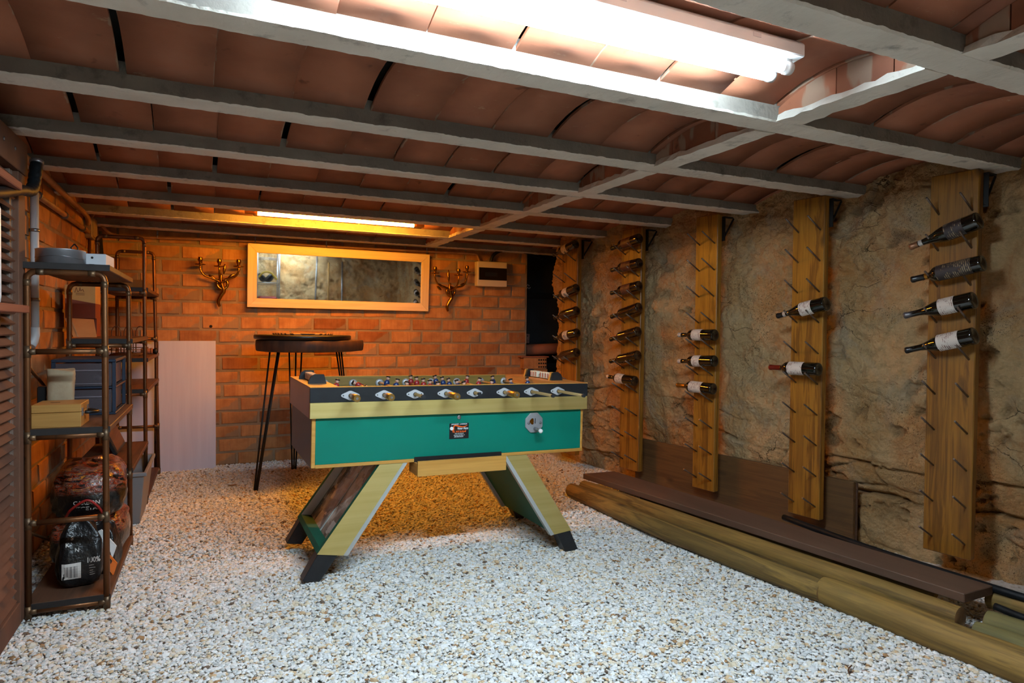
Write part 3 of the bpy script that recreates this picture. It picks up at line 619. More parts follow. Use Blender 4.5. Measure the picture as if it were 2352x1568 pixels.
for z, l in ((.016, .02), (.012, .024)): MB().box(-.03, -.0008, z, -.03 + l, 0, z + .0015).build('print_line', BLACKP, wbx)
iron = thing('iron_trivet', 'black wrought iron scrolled ornament standing behind the silver tin', 'ornament', (-.60, 3.72, 1.449))
b = MB()
for s in (-1, 1):
    b.tube([(s * (.02 + .018 * math.sin(a)), 0, .062 + .02 * math.cos(a)) for a in np.linspace(0, 5.2, 16)], .0035, 6); b.tube([(s * (.045 + .016 * math.sin(a)), 0, .045 + .018 * math.cos(a)) for a in np.linspace(0, 4.6, 14)], .0035, 6)
    b.tube([(s * .012, 0, 0), (s * .008, 0, .06), (s * .014, 0, .11), (0, 0, .128)], .0035, 6); b.tube([(s * .06, 0, 0), (s * .05, 0, .03)], .0035, 6)
b.tube([(-.065, 0, .003), (.065, 0, .003)], .004, 6); b.build('scrollwork', BLACKM, iron)
PINE = wood('pale_pine', '#a07236', '#b28545', axis=0, scale=14, rough=.5, dark='#a5763a', knots=False)
wx = thing('wooden_box', 'pale wooden box with metal clasps on the middle shelf board', 'box', (-.59, 3.262, .769), (0, 0, .0))
MB().box(-.088, 0, 0, .085, .20, .062).build('base', PINE, wx, .002); MB().box(-.088, 0, .0635, .085, .20, .096).build('lid', PINE, wx, .002)
for y in (.03, .16):
    b = MB(); b.box(.085, y - .012, .045, .089, y + .012, .078); b.tube([(.091, y - .01, .058), (.091, y + .01, .058)], .003, 8); b.build('clasp', STEEL, wx)
MB().tube([(.09 + .042 * math.sin(a), .10 + .045 * math.cos(a), .056 - .003 * math.sin(a)) for a in np.linspace(0, PI, 12)], .007, 8).build('leather_handle', BLACKP, wx)
MB().box(-.04, .09, .0962, -.005, .11, .0964).build('burnt_mark', gen('burnt_mark', '#5a3a20', rough=.8), wx)
dr = thing('drawer_unit', 'dark blue plastic drawer tower with two smoky see-through drawers on middle shelf', 'drawer unit', (-.56, 3.67, .769))
NAVY = gen('navy_plastic', '#1d2c3d', rough=.4)
t = T('smoky_plastic'); t.set(Base_Color=hx('#8b8187'), Roughness=.25, Transmission_Weight=.75, IOR=1.2); SMOKE = t.m
MB().box(-.125, -.005, .25, .135, .40, .264).build('top_panel', NAVY, dr, .003); MB().box(-.125, -.005, 0, .135, .40, .01).build('bottom_panel', NAVY, dr, .003); MB().box(-.125, 0, .125, .135, .40, .134).build('middle_panel', NAVY, dr, .002)
for x in (-.125, .118):
    for y in (-.003, .375): MB().box(x, y, .01, x + .016, y + .022, .25).build('corner_post', NAVY, dr, .002)
for z in (.012, .137):
    d = MB(); d.box(-.107, 0, z, .116, .36, z + .003); d.box(-.107, -.002, z, .116, .002, z + .108); d.box(-.107, .36, z, .116, .363, z + .1); d.box(-.109, 0, z, -.106, .36, z + .1); d.box(.113, 0, z, .116, .36, z + .1)
    do = d.build('drawer', SMOKE, dr)
    d = MB(); d.box(-.08, -.006, z + .072, .09, -.002, z + .078); d.box(-.08, -.006, z + .01, .09, -.002, z + .014); d.box(-.08, -.006, z + .01, -.075, -.002, z + .078); d.box(.085, -.006, z + .01, .09, -.002, z + .078); d.build('pull_frame', gen('smoky_rim', '#6d666c', rough=.3), do)
MB().lathe([(.001, .0), (.016, .003), (.019, .012), (.012, .02), (.001, .022)], 16, Matrix.Translation((.062, .02, .175)) @ Matrix.Rotation(PI / 2, 4, 'X')).build('round_knob', STEEL, dr)
pr = thing('paper_bag', 'beige crumpled paper bag standing before the drawer tower', 'bag', (-.622, 3.53, .769))
PAPER = gen('kraft_paper', '#b3a183', '#a08e70', 9, rough=.8, bump=.4, bscale=30)
rr = []
for i in range(12):
    z = .225 * i / 11; ring = []
    for k in range(24):
        a = 2 * PI * k / 24; r = 1 + .03 * math.sin(3 * a + i * .7) + .025 * math.sin(7 * a + i * 1.9); sq = (abs(math.cos(a)) ** 4 + abs(math.sin(a)) ** 4) ** -.25
        ring.append(Vector((.049 * r * sq * math.cos(a) * (1.0 + .06 * i / 11), .03 * r * sq * math.sin(a), z + (.006 * math.sin(2 * a) if i == 11 else 0))))
    rr.append(ring)
MB().rings(rr).build('bag_body', PAPER, pr); MB().box(-.09, .0, .0, -.053, .05, .15).build('dark_flap', BLACKP, pr, .004)
# bay 2
CART = gen('yellow_carton', '#c99a58', '#bd8c4a', 4, rough=.7); CARTR = gen('red_brown_carton', '#7a3519', rough=.7); CARTP = gen('tan_cardboard', '#c79a66', '#b98a57', 4, rough=.75)
ct = thing('gift_carton', 'tall yellow and red brown carton with looping script on shelf', 'box', (-.74, 4.72, 1.123))
MB().hexa([(-.07, 0, .11), (.085, 0, .11), (.085, .2, .11), (-.07, .2, .11), (-.07, 0, .2295), (.085, 0, .200), (.085, .2, .2), (-.07, .2, .2295)]).build('red_panel', CARTR, ct)
MB().hexa([(-.07, 0, .23), (.085, 0, .2005), (.085, .2, .2), (-.07, .2, .23), (-.07, 0, .31), (.085, 0, .318), (.085, .2, .318), (-.07, .2, .31)]).build('yellow_panel', CART, ct)
MB().box(-.07, .05, 0, .085, .2, .11).build('lower_panel', CARTR, ct)
b = MB(); b.tube(spline([(-.02, -.001, .265), (-.012, -.001, .295), (-.006, -.001, .27), (.004, -.001, .28), (.006, -.001, .298), (.01, -.001, .275), (.02, -.001, .285), (.026, -.001, .27)], 5), .0014, 5)
for z in (.262, .256, .250): b.box(-.015, -.001, z, .03, 0, z + .0018)
b.build('script_mark', CARTR, ct)
fl = thing('leaning_carton', 'tan cardboard panel with fold lines leaning against the tall carton', 'cardboard', (-.735, 4.62, 1.123))
MB().hexa([(-.0, -.10, 0), (.115, -.10, 0), (.115, -.097, 0), (0, -.097, 0), (-.075, .075, .112), (.075, .075, .105), (.075, .078, .105), (-.075, .078, .112)]).build('panel', CARTP, fl)
MB().hexa([(.02, -.1012, 0), (.026, -.1012, 0), (.026, -.1, 0), (.02, -.1, 0), (-.047, .0738, .112), (-.041, .0738, .112), (-.041, .075, .112), (-.047, .075, .112)]).build('fold_line', PAPER, fl)
pn = thing('leaning_picture', 'black framed brown panel leaning slanted on the lower shelf board', 'panel', (-.53, 4.75, .421), (0, -.42, 0))
MB().box(-.012, -.2, 0, .012, .2, .30).build('frame', BLACKP, pn, .004); MB().box(.012, -.18, .02, .016, .18, .28).build('face', SHELFW, pn)
# bay 3
wr = thing('wire_bottle_holder', 'rusty wire holder with three tall hoops on the far shelf', 'wire holder', (-.55, 5.4, .977))
RUST = gen('rusty_wire', '#5a4030', '#6b4a33', 30, rough=.6, metal=.5)
for i, y in enumerate((-.12, .02, .16)):
    x0 = (-.06, -.0, .06)[i]
    MB().tube([(x0 - .028, y, .02)] + [(x0 + .028 * math.cos(a), y, .16 + .05 * math.sin(a)) for a in np.linspace(PI, 0, 9)] + [(x0 + .028, y, .02)], .0035, 7).build('hoop', RUST, wr)
b = MB()
for x in (-.09, 0, .09): b.tube([(x, -.25, .012), (x, .3, .012)], .0035, 6)
for y in (-.25, -.1, .05, .3): b.tube([(-.1, y, .016), (.1, y, .016)], .0035, 6)
b.tube([(-.1, -.25, .05), (.1, -.25, .05), (.1, .3, .05), (-.1, .3, .05)], .0035, 6, closed=True); b.build('base_grid', RUST, wr)
rp = thing('terracotta_roll', 'reddish ribbed roll with dark end lying on the far shelf', 'roll', (-.47, 5.72, .998))
MB().tube([(-.03, 0, 0), (.05, 0, 0)], .022, 14).build('roll', CLAY, rp)
for x in (-.02, .01, .035): MB().tube([(x, 0, 0), (x + .006, 0, 0)], .0245, 14).build('rib', RUST, rp)
MB().tube([(.05, 0, 0), (.075, 0, 0), (.085, 0, 0)], [.017, .026, .01], 10).build('end_knob', BLACKM, rp)
gl = thing('glass_dish', 'low ribbed glass dish on the top board of the far shelf', 'dish', (-.55, 5.4, 1.446))
t = T('dusty_glass'); t.set(Base_Color=hx('#b58f55'), Roughness=.2, Transmission_Weight=.6, IOR=1.3); DGL = t.m
MB().box(-.12, -.2, 0, .12, .3, .008).build('base', DGL, gl, .002)
for x in (-.12, .112): MB().box(x, -.2, .008, x + .008, .3, .06).build('side', DGL, gl, .002)
MB().box(-.112, -.2, .008, .112, -.192, .06).build('front', DGL, gl, .002)
bp = thing('dark_corner_frame', 'dark upright frame propped in the corner above the far shelf', 'frame', (-.76, 5.85, 1.447), (0, .05, .1))
MB().hexa([(-.05, -.01, 0), (.02, -.01, 0), (.02, .01, 0), (-.05, .01, 0), (-.05, -.01, .45), (-.03, -.01, .45), (-.03, .01, .45), (-.05, .01, .45)]).build('panel', DARK, bp, .003)
gb = thing('grey_tub', 'grey tapered plastic tub on the gravel below the shelving', 'tub', (-.50, 4.80, -.005))
TUB = gen('grey_plastic_tub', '#7c7d80', rough=.5)
b = MB(); rr = []
for hx_, hy_, z, in ((.095, .24, 0), (.125, .31, .30), (.14, .325, .302), (.14, .325, .325), (.122, .305, .325), (.09, .235, .012)):
    rr.append([Vector((sx * hx_ * .99 + .0, sy * hy_, z)) for sx, sy in ((-1, -1), (1, -1), (1, 1), (-1, 1))])
b.rings(rr, True, False).build('shell', TUB, gb, .004)
# charcoal sacks
def sack(name, lab, loc, rot, dims, mat, seed, pinch=0):
    t = thing(name, lab, 'bag', loc, rot); n, m = 40, 28; r = random.Random(seed); rr = []
    for i in range(m + 1):
        v = -PI / 2 + PI * i / m; cv, sv = math.cos(v), math.sin(v); e = .45; ring = []
        for k in range(n):
            a = 2 * PI * k / n; c, s_ = math.cos(a), math.sin(a); P = lambda q, e: math.copysign(abs(q) ** e, q)
            x, y, z = P(cv, .5) * P(c, e), P(cv, .5) * P(s_, e), P(sv, .6)
            if pinch and z > -.3: y *= 1 - pinch * ((z + .3) / 1.3) ** 1.2; x *= 1 - .42 * pinch * ((z + .3) / 1.3) ** 1.5; x += .05 * math.sin(z * 7 + a * 2) * (z + .3)
            wv = 1 + .05 * math.sin(5 * a + seed) * (1 - abs(sv)) + .035 * math.sin(9 * a + 6 * v + seed) + .02 * math.sin(17 * a - 11 * v)
            ring.append(Vector((x * dims[0] / 2 * wv, y * dims[1] / 2 * wv, (z * .5 + .5) * dims[2] * (1 + .03 * math.sin(4 * a + seed)))))
        rr.append(ring)
    o = MB().rings(rr, True, True).build('sack', mat, t); return t, o
def m_sack(name, fire=True):
    t = T(name); co = t.co(shift=False); z = t.n('ShaderNodeSeparateXYZ', {0: co}).outputs['Z']
    n = t.noise(t.co((1.2, 1.2, 4.5), False), 11, 6, .6, 1.5)
    f = t.ramp(n, [(.36, hx('#0d0b0a')), (.44, hx('#2a1a14')), (.48, hx('#b8431c')), (.51, hx('#1b1412')), (.56, hx('#a07060')), (.59, hx('#1a1311')), (.63, hx('#d88a30')), (.66, hx('#c24a20')), (.70, hx('#19120f'))])
    band = t.math('MULTIPLY', t.step(z, .13, .16), t.step(z, .30, .27)) if fire else 0.0
    col = t.mix(band, hx('#131110'), f); t.set(Base_Color=col, Roughness=.28, Coat_Weight=.3, Normal=t.bump(t.noise(co, 22, 4, .6, 1.0), .7, .012)); return t.m
SK1 = m_sack('printed_charcoal_sack'); SK2 = gen('black_sack_film', '#121314', '#1c1d1f', 12, rough=.3, bump=.7, bscale=22, bdist=.012)
PW = gen('print_white', '#cfcac4', rough=.5); PR = gen('print_red', '#a3251f', rough=.45); PO = gen('print_orange', '#d96a1e', rough=.5)
RXZ = Matrix.Rotation(PI / 2, 4, 'X')          # text standing in the xz plane, facing -y
RYZ = Matrix.Rotation(PI / 2, 4, 'Z') @ Matrix.Rotation(PI / 2, 4, 'X')   # facing +x
s1, o1 = sack('charcoal_bag', 'big glossy charcoal bag printed with glowing embers, lying uppermost on the bottom shelf', (-.545, 3.82, .275), (0, 0, .05), (.29, .46, .255), SK1, 3)
bv = bvh_of(o1)
for i, (tx, zz) in enumerate((('CARBON', .10), ('VEGETAL', .072))): text_mesh('print_text', tx, .026, PW, s1, Matrix.Translation((.0, -.23, zz)) @ RXZ, wrap=bv)
text_mesh('print_text', 'weber', .062, PW, s1, Matrix.Translation((.14, .02, .105)) @ RYZ, wrap=bv, sx=.8)
MB().tube(spline([(-.085, -.205, .035), (-.06, -.24, .075), (-.0, -.255, .115), (.04, -.245, .085), (.065, -.21, .03)], 6), .006, 6).build('red_handle', PR, s1)
s2, o2 = sack('charcoal_bag', 'big dark charcoal bag lying under the ember printed bag', (-.545, 3.84, .053), (0, 0, -.03), (.29, .46, .24), SK1, 8)
bv = bvh_of(o2); text_mesh('print_text', 'weber', .062, PW, s2, Matrix.Translation((.14, .08, .12)) @ RYZ, wrap=bv, sx=.8)
MB().tube(spline([(-.075, -.215, .14), (-.04, -.25, .185), (.02, -.26, .20), (.075, -.235, .165), (.10, -.2, .15)], 6), .006, 6).build('red_handle', PR, s2)
s3, o3 = sack('small_charcoal_bag', 'small black charcoal bag with white barcode standing at the shelf front', (-.535, 3.43, .054), (0, 0, .12), (.175, .15, .28), SK2, 5, .75)
bv = bvh_of(o3)
text_mesh('print_text', '100%', .03, PW, s3, Matrix.Translation((.05, -.07, .118)) @ RXZ, wrap=bv, sx=.8)
for z, l in ((.097, .05), (.086, .05), (.075, .045), (.066, .045), (.057, .04)):
    text_mesh('print_line', '-' * int(l * 130), .012, PW, s3, Matrix.Translation((.046, -.07, z)) @ RXZ, wrap=bv)
q = MB(); n = 6
for i in range(n):
    for j in range(n):
        def P(a, b_):
            p = Vector((-.065 + .07 * a / n, -.3, .048 + .068 * b_ / n)); h = bv.ray_cast(p, Vector((0, 1, 0)))[0]; return (h if h else p) + Vector((0, -.0016, 0))
        q.face([q.vert(p) for p in (P(i, j), P(i + 1, j), P(i + 1, j + 1), P(i, j + 1))])
q.build('barcode_label', PW, s3)
for i, x in enumerate((-.058, -.054, -.0495, -.046, -.041, -.037, -.033, -.029, -.024, -.02, -.015, -.010)):
    q = MB(); ww = .0012 + .0012 * (i % 3 == 0)
    def P(xx, z): h = bv.ray_cast(Vector((xx, -.3, z)), Vector((0, 1, 0)))[0]; return (h or Vector((xx, -.07, z))) + Vector((0, -.0024, 0))
    for j in range(4):
        z0 = .054 + .05 * j / 4; z1 = .054 + .05 * (j + 1) / 4; q.face([q.vert(p) for p in (P(x, z0), P(x + ww, z0), P(x + ww, z1), P(x, z1))])
    q.build('barcode_bar', BLACKP, s3)
for tx, x, z in (('K', -.045, .19), ('S', -.028, .215), ('N', -.01, .165)): text_mesh('print_text', tx, .022, PW, s3, Matrix.Translation((x, -.07, z)) @ RXZ, wrap=bv)
s4, o4 = sack('firelighter_bag', 'small crumpled bag with white and orange corner behind the barcode bag', (-.47, 3.56, .054), (0, 0, -.2), (.14, .13, .23), SK2, 12, .6)
MB().hexa([(-.01, -.075, .2), (.055, -.06, .06), (.057, -.055, .06), (-.008, -.07, .2), (.02, -.07, .215), (.075, -.05, .13), (.077, -.045, .13), (.022, -.065, .215)]).build('white_flap', WHITEM, s4)
MB().hexa([(.012, -.079, .10), (.065, -.06, .0), (.067, -.055, .0), (.014, -.074, .1), (.03, -.078, .135), (.078, -.05, .05), (.08, -.045, .05), (.032, -.073, .135)]).build('orange_flap', PO, s4)

# ------------------------------------------------------------------ white boards leaning on the back wall
WB = gen('white_melamine', '#c6c2d0', '#beb9c9', 3, st=(8, 8, .4), rough=.5)
wb1 = thing('white_board', 'pale white panel leaning on the brick wall beside the shelving', 'board', (-.41, 6.07, -.005), (-.075, 0, .03))
MB().box(0, 0, 0, .43, .016, 1.075).build('panel', WB, wb1, .002)
wb2 = thing('white_board', 'second pale panel half hidden behind the copper shelving posts', 'board', (-.80, 6.085, 0), (-.06, 0, .02))
MB().box(0, 0, 0, .36, .016, 1.06).build('panel', WB, wb2, .002)

# ------------------------------------------------------------------ high table with hairpin legs
SLABW = gen('bark_edge_wood', '#3a2115', '#54331f', 16, st=(1, 1, .25), rough=.7, bump=.5, bscale=40, bst=(1, 1, .3))
SLABT = wood('slab_top_wood', '#4a2c1a', '#5f3a22', axis=0, scale=9, rough=.45, dark='#2b190f')
ht = thing('high_table', 'tall round tree slice table on black hairpin legs by the brick wall', 'table', (.675, 5.43, 0))
rr = []; nn = 48
def slab_r(a): return .385 + .012 * math.sin(3 * a + 1) + .008 * math.sin(7 * a) + .055 * math.exp(-((a - .15) % (2 * PI) - 0) ** 2 / .12) + .055 * math.exp(-((a - .15) % (2 * PI) - 2 * PI) ** 2 / .12)
for z, k in ((1.005, .97), (1.012, .99), (1.05, 1), (1.085, .995), (1.092, .975)): rr.append([Vector((slab_r(2 * PI * i / nn) * k * math.cos(2 * PI * i / nn), slab_r(2 * PI * i / nn) * k * math.sin(2 * PI * i / nn), z)) for i in range(nn)])
MB().rings(rr).build('slab', SLABW, ht)
for (tx, ty, fx, fy) in ((-.26, -.20, -.395, -.30), (-.06, .27, -.06, .355), (.25, -.02, .36, -.06)):
    d = Vector((fx - tx, fy - ty)).normalized(); p = Vector((-d.y, d.x)); lg = MB()
    for s in (-1, 0, 1):
        a = Vector((tx, ty)) + p * s * .05 - d * (.03 if s == 0 else 0); lg.tube([(a.x, a.y, 1.006), (fx + p.x * s * .014, fy + p.y * s * .014, .0)], .0065, 8)
    lg.tube([(fx - p.x * .016, fy - p.y * .016, .002), (fx + p.x * .016, fy + p.y * .016, .002)], .0065, 8); lg.build('hairpin_leg', BLACKM, ht)
dk = thing('round_board', 'round black board with thinner patterned disc lying on the high table', 'board', (.64, 5.40, 1.093), (.0, .004, 0))
DISCT = gen('black_disc', '#17120e', '#241a12', 9, rough=.4)
MB().lathe([(.001, .004), (.35, .004), (.362, .008), (.364, .03), (.358, .038), (.001, .038)], 48, Matrix.Rotation(.0, 4, 'X')).build('disc', DISCT, dk)
t = T('patterned_disc'); co = t.co(shift=False); w_ = t.n('ShaderNodeTexWave', {'Vector': co, 'Scale': 12, 'Distortion': 3}, wave_type='RINGS').outputs['Fac']
t.set(Base_Color=t.ramp(w_, [(.3, hx('#3a2414')), (.6, hx('#b98550'))]), Roughness=.5); DP = t.m
MB().lathe([(.001, .0385), (.225, .0385), (.225, .052), (.001, .052)], 40, Matrix.Translation((.0, .02, 0))).build('patterned_disc', DP, dk)

# ------------------------------------------------------------------ football table
GREEN = gen('green_laminate', '#007561', '#00705d', 3, rough=.35, spec=.3); GREEND = gen('green_paint', '#0a523f', rough=.55, spec=.2)
GOLD = gen('gold_laminate', '#e0cf8a', '#d4c178', 4, st=(.2, 1, 8), rough=.46, metal=.85); BLKL = gen('black_laminate', '#15191d', '#1c2126', 20, rough=.35, spots=('#4a4f55', 60, .74, .78))
SIDEL = gen('brown_side_laminate', '#8c5a4c', '#7f5044', 4, rough=.3); SIDED = gen('dark_side_laminate', '#4a4240', '#564a46', 5, rough=.4)
OAK = wood('honey_wood', '#b58138', '#c79448', axis=0, scale=12, rough=.4, dark='#9c6a2a', knots=False); OAKY = wood('honey_wood_cross', '#b5793a', '#c98b48', axis=1, scale=12, rough=.4, dark='#9c6a2a', knots=False)
OLIVE = wood('olive_inner_wood', '#7d6428', '#8c7232', axis=0, scale=12, rough=.5, dark='#5f4b1c', knots=False)
FIELD = gen('field_green', '#2f6b4c', rough=.5)
ft = thing('football_table', 'green and gold table football game with splayed legs on the gravel', 'game table', (.3956, 3.1704, 0), (0, .0126, .0223))
TL, TD, ZT = 1.502, .722, .918
MB().box(0, 0, .845, TL, .02, ZT - .003).build('front_apron', BLKL, ft, .001); MB().box(.001, -.001, .771, TL - .001, .02, .8445).build('gold_band', GOLD, ft, .001)
MB().box(0, TD - .02, .771, TL, TD, ZT - .003).build('back_apron', OLIVE, ft, .001)
MB().box(0, .0205, .771, .02, TD - .0205, ZT - .003).build('side_apron', SIDEL, ft, .001); MB().box(TL - .02, .0205, .771, TL, TD - .0205, ZT - .003).build('side_apron', SIDEL, ft, .001)
MB().box(0, 0, ZT - .003, .131, TD, ZT).build('end_top', OAKY, ft); MB().box(1.318, 0, ZT - .003, TL, TD, ZT).build('end_top', OAKY, ft)
MB().box(.131, 0, ZT - .003, 1.318, .02, ZT).build('rail_top', OAK, ft); MB().box(.131, TD - .02, ZT - .003, 1.318, TD, ZT).build('rail_top', OAK, ft)
MB().box(.119, .0205, .78, .131, TD - .0205, ZT - .003).build('end_wall', OAKY, ft); MB().box(1.318, .0205, .78, 1.33, TD - .0205, ZT - .003).build('end_wall', OAKY, ft)
MB().box(.131, .0205, .775, 1.318, TD - .0205, .785).build('playing_field', FIELD, ft)
MB().box(.031, .018, .552, 1.472, .026, .770).build('green_panel', GREEN, ft, .001)
MB().box(.013, .018, .537, .0305, .04, .770).build('edge_strip', OAK, ft, .001); MB().box(1.4725, .018, .537, 1.486, .04, .770).build('edge_strip', OAK, ft, .001)
MB().box(.0305, .016, .535, .5095, .04, .5515).build('bottom_rail', OAK, ft, .001); MB().box(.9885, .016, .535, 1.486, .04, .5515).build('bottom_rail', OAK, ft, .001); MB().box(.51, .0172, .53, .988, .03, .560).build('coin_opening', DARK, ft)
MB().box(.012, .0405, .535, .03, TD - .02, .7705).build('side_panel', SIDED, ft, .001); MB().box(1.47, .0405, .535, 1.487, TD - .02, .7705).build('side_panel', SIDED, ft, .001)
MB().box(.0305, TD - .03, .535, 1.47, TD - .02, .7705).build('back_panel', GREEN, ft, .001); MB().box(.0305, .0405, .535, 1.47, TD - .03, .545).build('floor_panel', OLIVE, ft)
MB().lathe([(.0, .0), (.011, 0), (.011, .003), (.009, .005), (.001, .004)], 16, Matrix.Translation((.744, .018, .75)) @ Matrix.Rotation(PI / 2, 4, 'X')).build('lock', STEEL, ft)
tr = MB().box(.51, -.045, .474, .988, -.033, .549).build('coin_tray', OAK, ft, .001)
MB().box(.51, -.033, .474, .522, .10, .5345).build('tray_side', OAKY, tr, .001); MB().box(.976, -.033, .474, .988, .10, .5345).build('tray_side', OAKY, tr, .001); MB().box(.522, -.033, .474, .976, .10, .484).build('tray_floor', BLACKP, tr)
# sticker
stk = MB().box(.693, .0172, .640, .799, .018, .720).build('sticker', gen('sticker_black', '#0d0e12', rough=.35), ft)
def stext(s, size, x, z, mat, shear=.25, sx=1.0): text_mesh('lettering', s, size, mat, stk, Matrix.Translation((x, .0170, z)) @ RXZ, shear, sx=sx)
SW = gen('sticker_white', '#d3dcdf', rough=.4); SO = gen('sticker_orange', '#f0641a', rough=.4)
stext('JUKE-BOXES - CAFESPELEN', .0085, .746, .7145, SW, .3, .84); stext('Victor Hugo', .0165, .765, .6925, SW, .35, .72)
stext('TEL. 015/ 26.26.40', .0125, .745, .6765, SO, .3, .80); stext('FAX. 015/ 26.36.57', .0062, .747, .6665, SW, .3); stext('Koningin Astridlaan 11', .0068, .747, .6585, SW, .3, .95); stext('2800 MECHELEN', .0068, .744, .6502, SW, .3)
MB().lathe([(.0095, 0), (.0095, .0004)], 18, Matrix.Translation((.7055, .0172, .694)) @ Matrix.Rotation(PI / 2, 4, 'X')).build('ball_emblem', SW, stk)
sw = [(.7085, .6825), (.7145, .6845), (.7175, .695), (.7165, .7045), (.727, .7085), (.745, .704), (.765, .7005), (.782, .7035), (.7925, .7085)]; wd = [.002, .0035, .0025, .0035, .0045, .004, .0035, .0025, .0005]
b = MB(); C1 = spline([(x, 0, z) for x, z in sw], 5); Wd = np.interp(np.linspace(0, 8, len(C1)), range(9), wd)
for i in range(len(C1) - 1):
    d = (C1[i + 1] - C1[i]).normalized(); p = Vector((-d.z, 0, d.x)); b.face([b.vert(Vector((q.x, .0169, q.z))) for q in (C1[i] - p * Wd[i] * .7, C1[i + 1] - p * Wd[i + 1] * .7, C1[i + 1] + p * Wd[i + 1] * .7, C1[i] + p * Wd[i] * .7)])
b.build('swoosh', SO, stk)
# coin slot plate
px, pz = 1.175, .706; cs = MB().prism([(px + .0575 * math.cos(PI / 8 + k * PI / 4) * .98, pz + .0575 * math.sin(PI / 8 + k * PI / 4)) for k in range(8)], .008, .018).build('coin_plate', gen('plate_metal', '#9fa2a6', '#8d9094', 12, rough=.45, metal=.35), ft, .002)
MB().box(px + .003, .0065, pz - .004, px + .007, .008, pz + .024).build('coin_slot', BLACKP, cs)
MB().prism([(px - .012 + .012 * math.cos(a) - (.004 if abs(math.sin(a)) < .5 else 0), pz + .008 + .017 * math.sin(a)) for a in np.linspace(0, 2 * PI, 14)[:-1]], .0066, .008).build('brass_emblem', BRASS, cs)
for dx in (-.034, .036): MB().lathe([(.007, 0), (.006, .005), (.002, .0065)], 12, Matrix.Translation((px + dx, .008, pz - .001)) @ Matrix.Rotation(PI / 2, 4, 'X')).build('screw', STEEL, cs)
MB().tube([(px + .004, .008, pz - .032), (px + .006, -.05, pz - .036)], .009, 12).build('plunger', STEEL, cs); MB().lathe([(.008, -.01), (.0115, -.004), (.0115, .006), (.006, .01)], 12, Matrix.Translation((px + .006, -.055, pz - .036)) @ Matrix.Rotation(PI / 2, 4, 'X')).build('plunger_knob', WHITEM, cs)
# rods, handles, flanges and players
RX_ = [.185, .347, .502, .662, .82, .987, .1148 * 10, 1.31]; PRO = [.15, .14, .125, .17, .06, .16, .235, .265]; GRIP = [1, 1, 0, 1, 0, 1, 0, 0]; ZR = .876
PL = [('r', [.37]), ('r', [.22, .50]), ('b', [.18, .36, .54]), ('r', [.12, .24, .36, .48, .60]), ('b', [.12, .24, .36, .48, .60]), ('r', [.18, .36, .54]), ('b', [.24, .5]), ('b', [.36])]
RED = gen('player_red', '#8f1f24', rough=.35); BLUE = gen('player_blue', '#16305f', rough=.35); SKIN = gen('player_skin', '#c99b85', rough=.45); HAIR = gen('player_black', '#121214', rough=.4)
RODM = gen('chrome_rod', '#b59a68', rough=.35, metal=.6); GRIPM = gen('worn_brass_grip', '#8a6a34', '#a58247', 20, rough=.35, metal=.75); RUB = gen('rubber_black', '#17181b', rough=.6)
def player_mesh():
    b = MB(); b.cur = 0
    b.lathe([(.006, -.046), (.011, -.03), (.014, -.004), (.0165, .012), (.0145, .024), (.006, .030)], 12, Matrix.Diagonal((1, .8, 1, 1)))
    b.cur = 1; b.lathe([(.004, .028), (.009, .033), (.0105, .040), (.0085, .047), (.002, .049)], 10)
    b.cur = 2; b.lathe([(.003, .044), (.0125, .0455), (.0125, .0505), (.004, .053)], 12); b.lathe([(.009, -.078), (.009, -.066), (.012, -.046)], 8, Matrix.Diagonal((1, .7, 1, 1)))
    return b
PMESH = {}
for c, m in (('r', RED), ('b', BLUE)):
    o = player_mesh().build('player', [m, SKIN, HAIR]); PMESH[c] = o.data; bpy.data.objects.remove(o)
fl_poly = []
for s, a0 in ((1, -62), (-1, 118)):
    for a in np.radians(np.linspace(a0 + 14, a0 + 110, 7)): fl_poly.append((.0225 * math.cos(a), .0225 * math.sin(a)))
fp = []; R1, R2, XE = .0225, .0075, .0365; al = math.acos((R1 - R2) / XE)      # rounded diamond plate: hull of one big and two small circles
for a in np.linspace(-al, al, 5): fp.append((XE + R2 * math.cos(a), R2 * math.sin(a)))
for a in np.linspace(al, PI - al, 7): fp.append((R1 * math.cos(a), R1 * math.sin(a)))
for a in np.linspace(PI - al, PI + al, 5): fp.append((-XE + R2 * math.cos(a), R2 * math.sin(a)))
for a in np.linspace(PI + al, 2 * PI - al, 7): fp.append((R1 * math.cos(a), R1 * math.sin(a)))
FLM = None
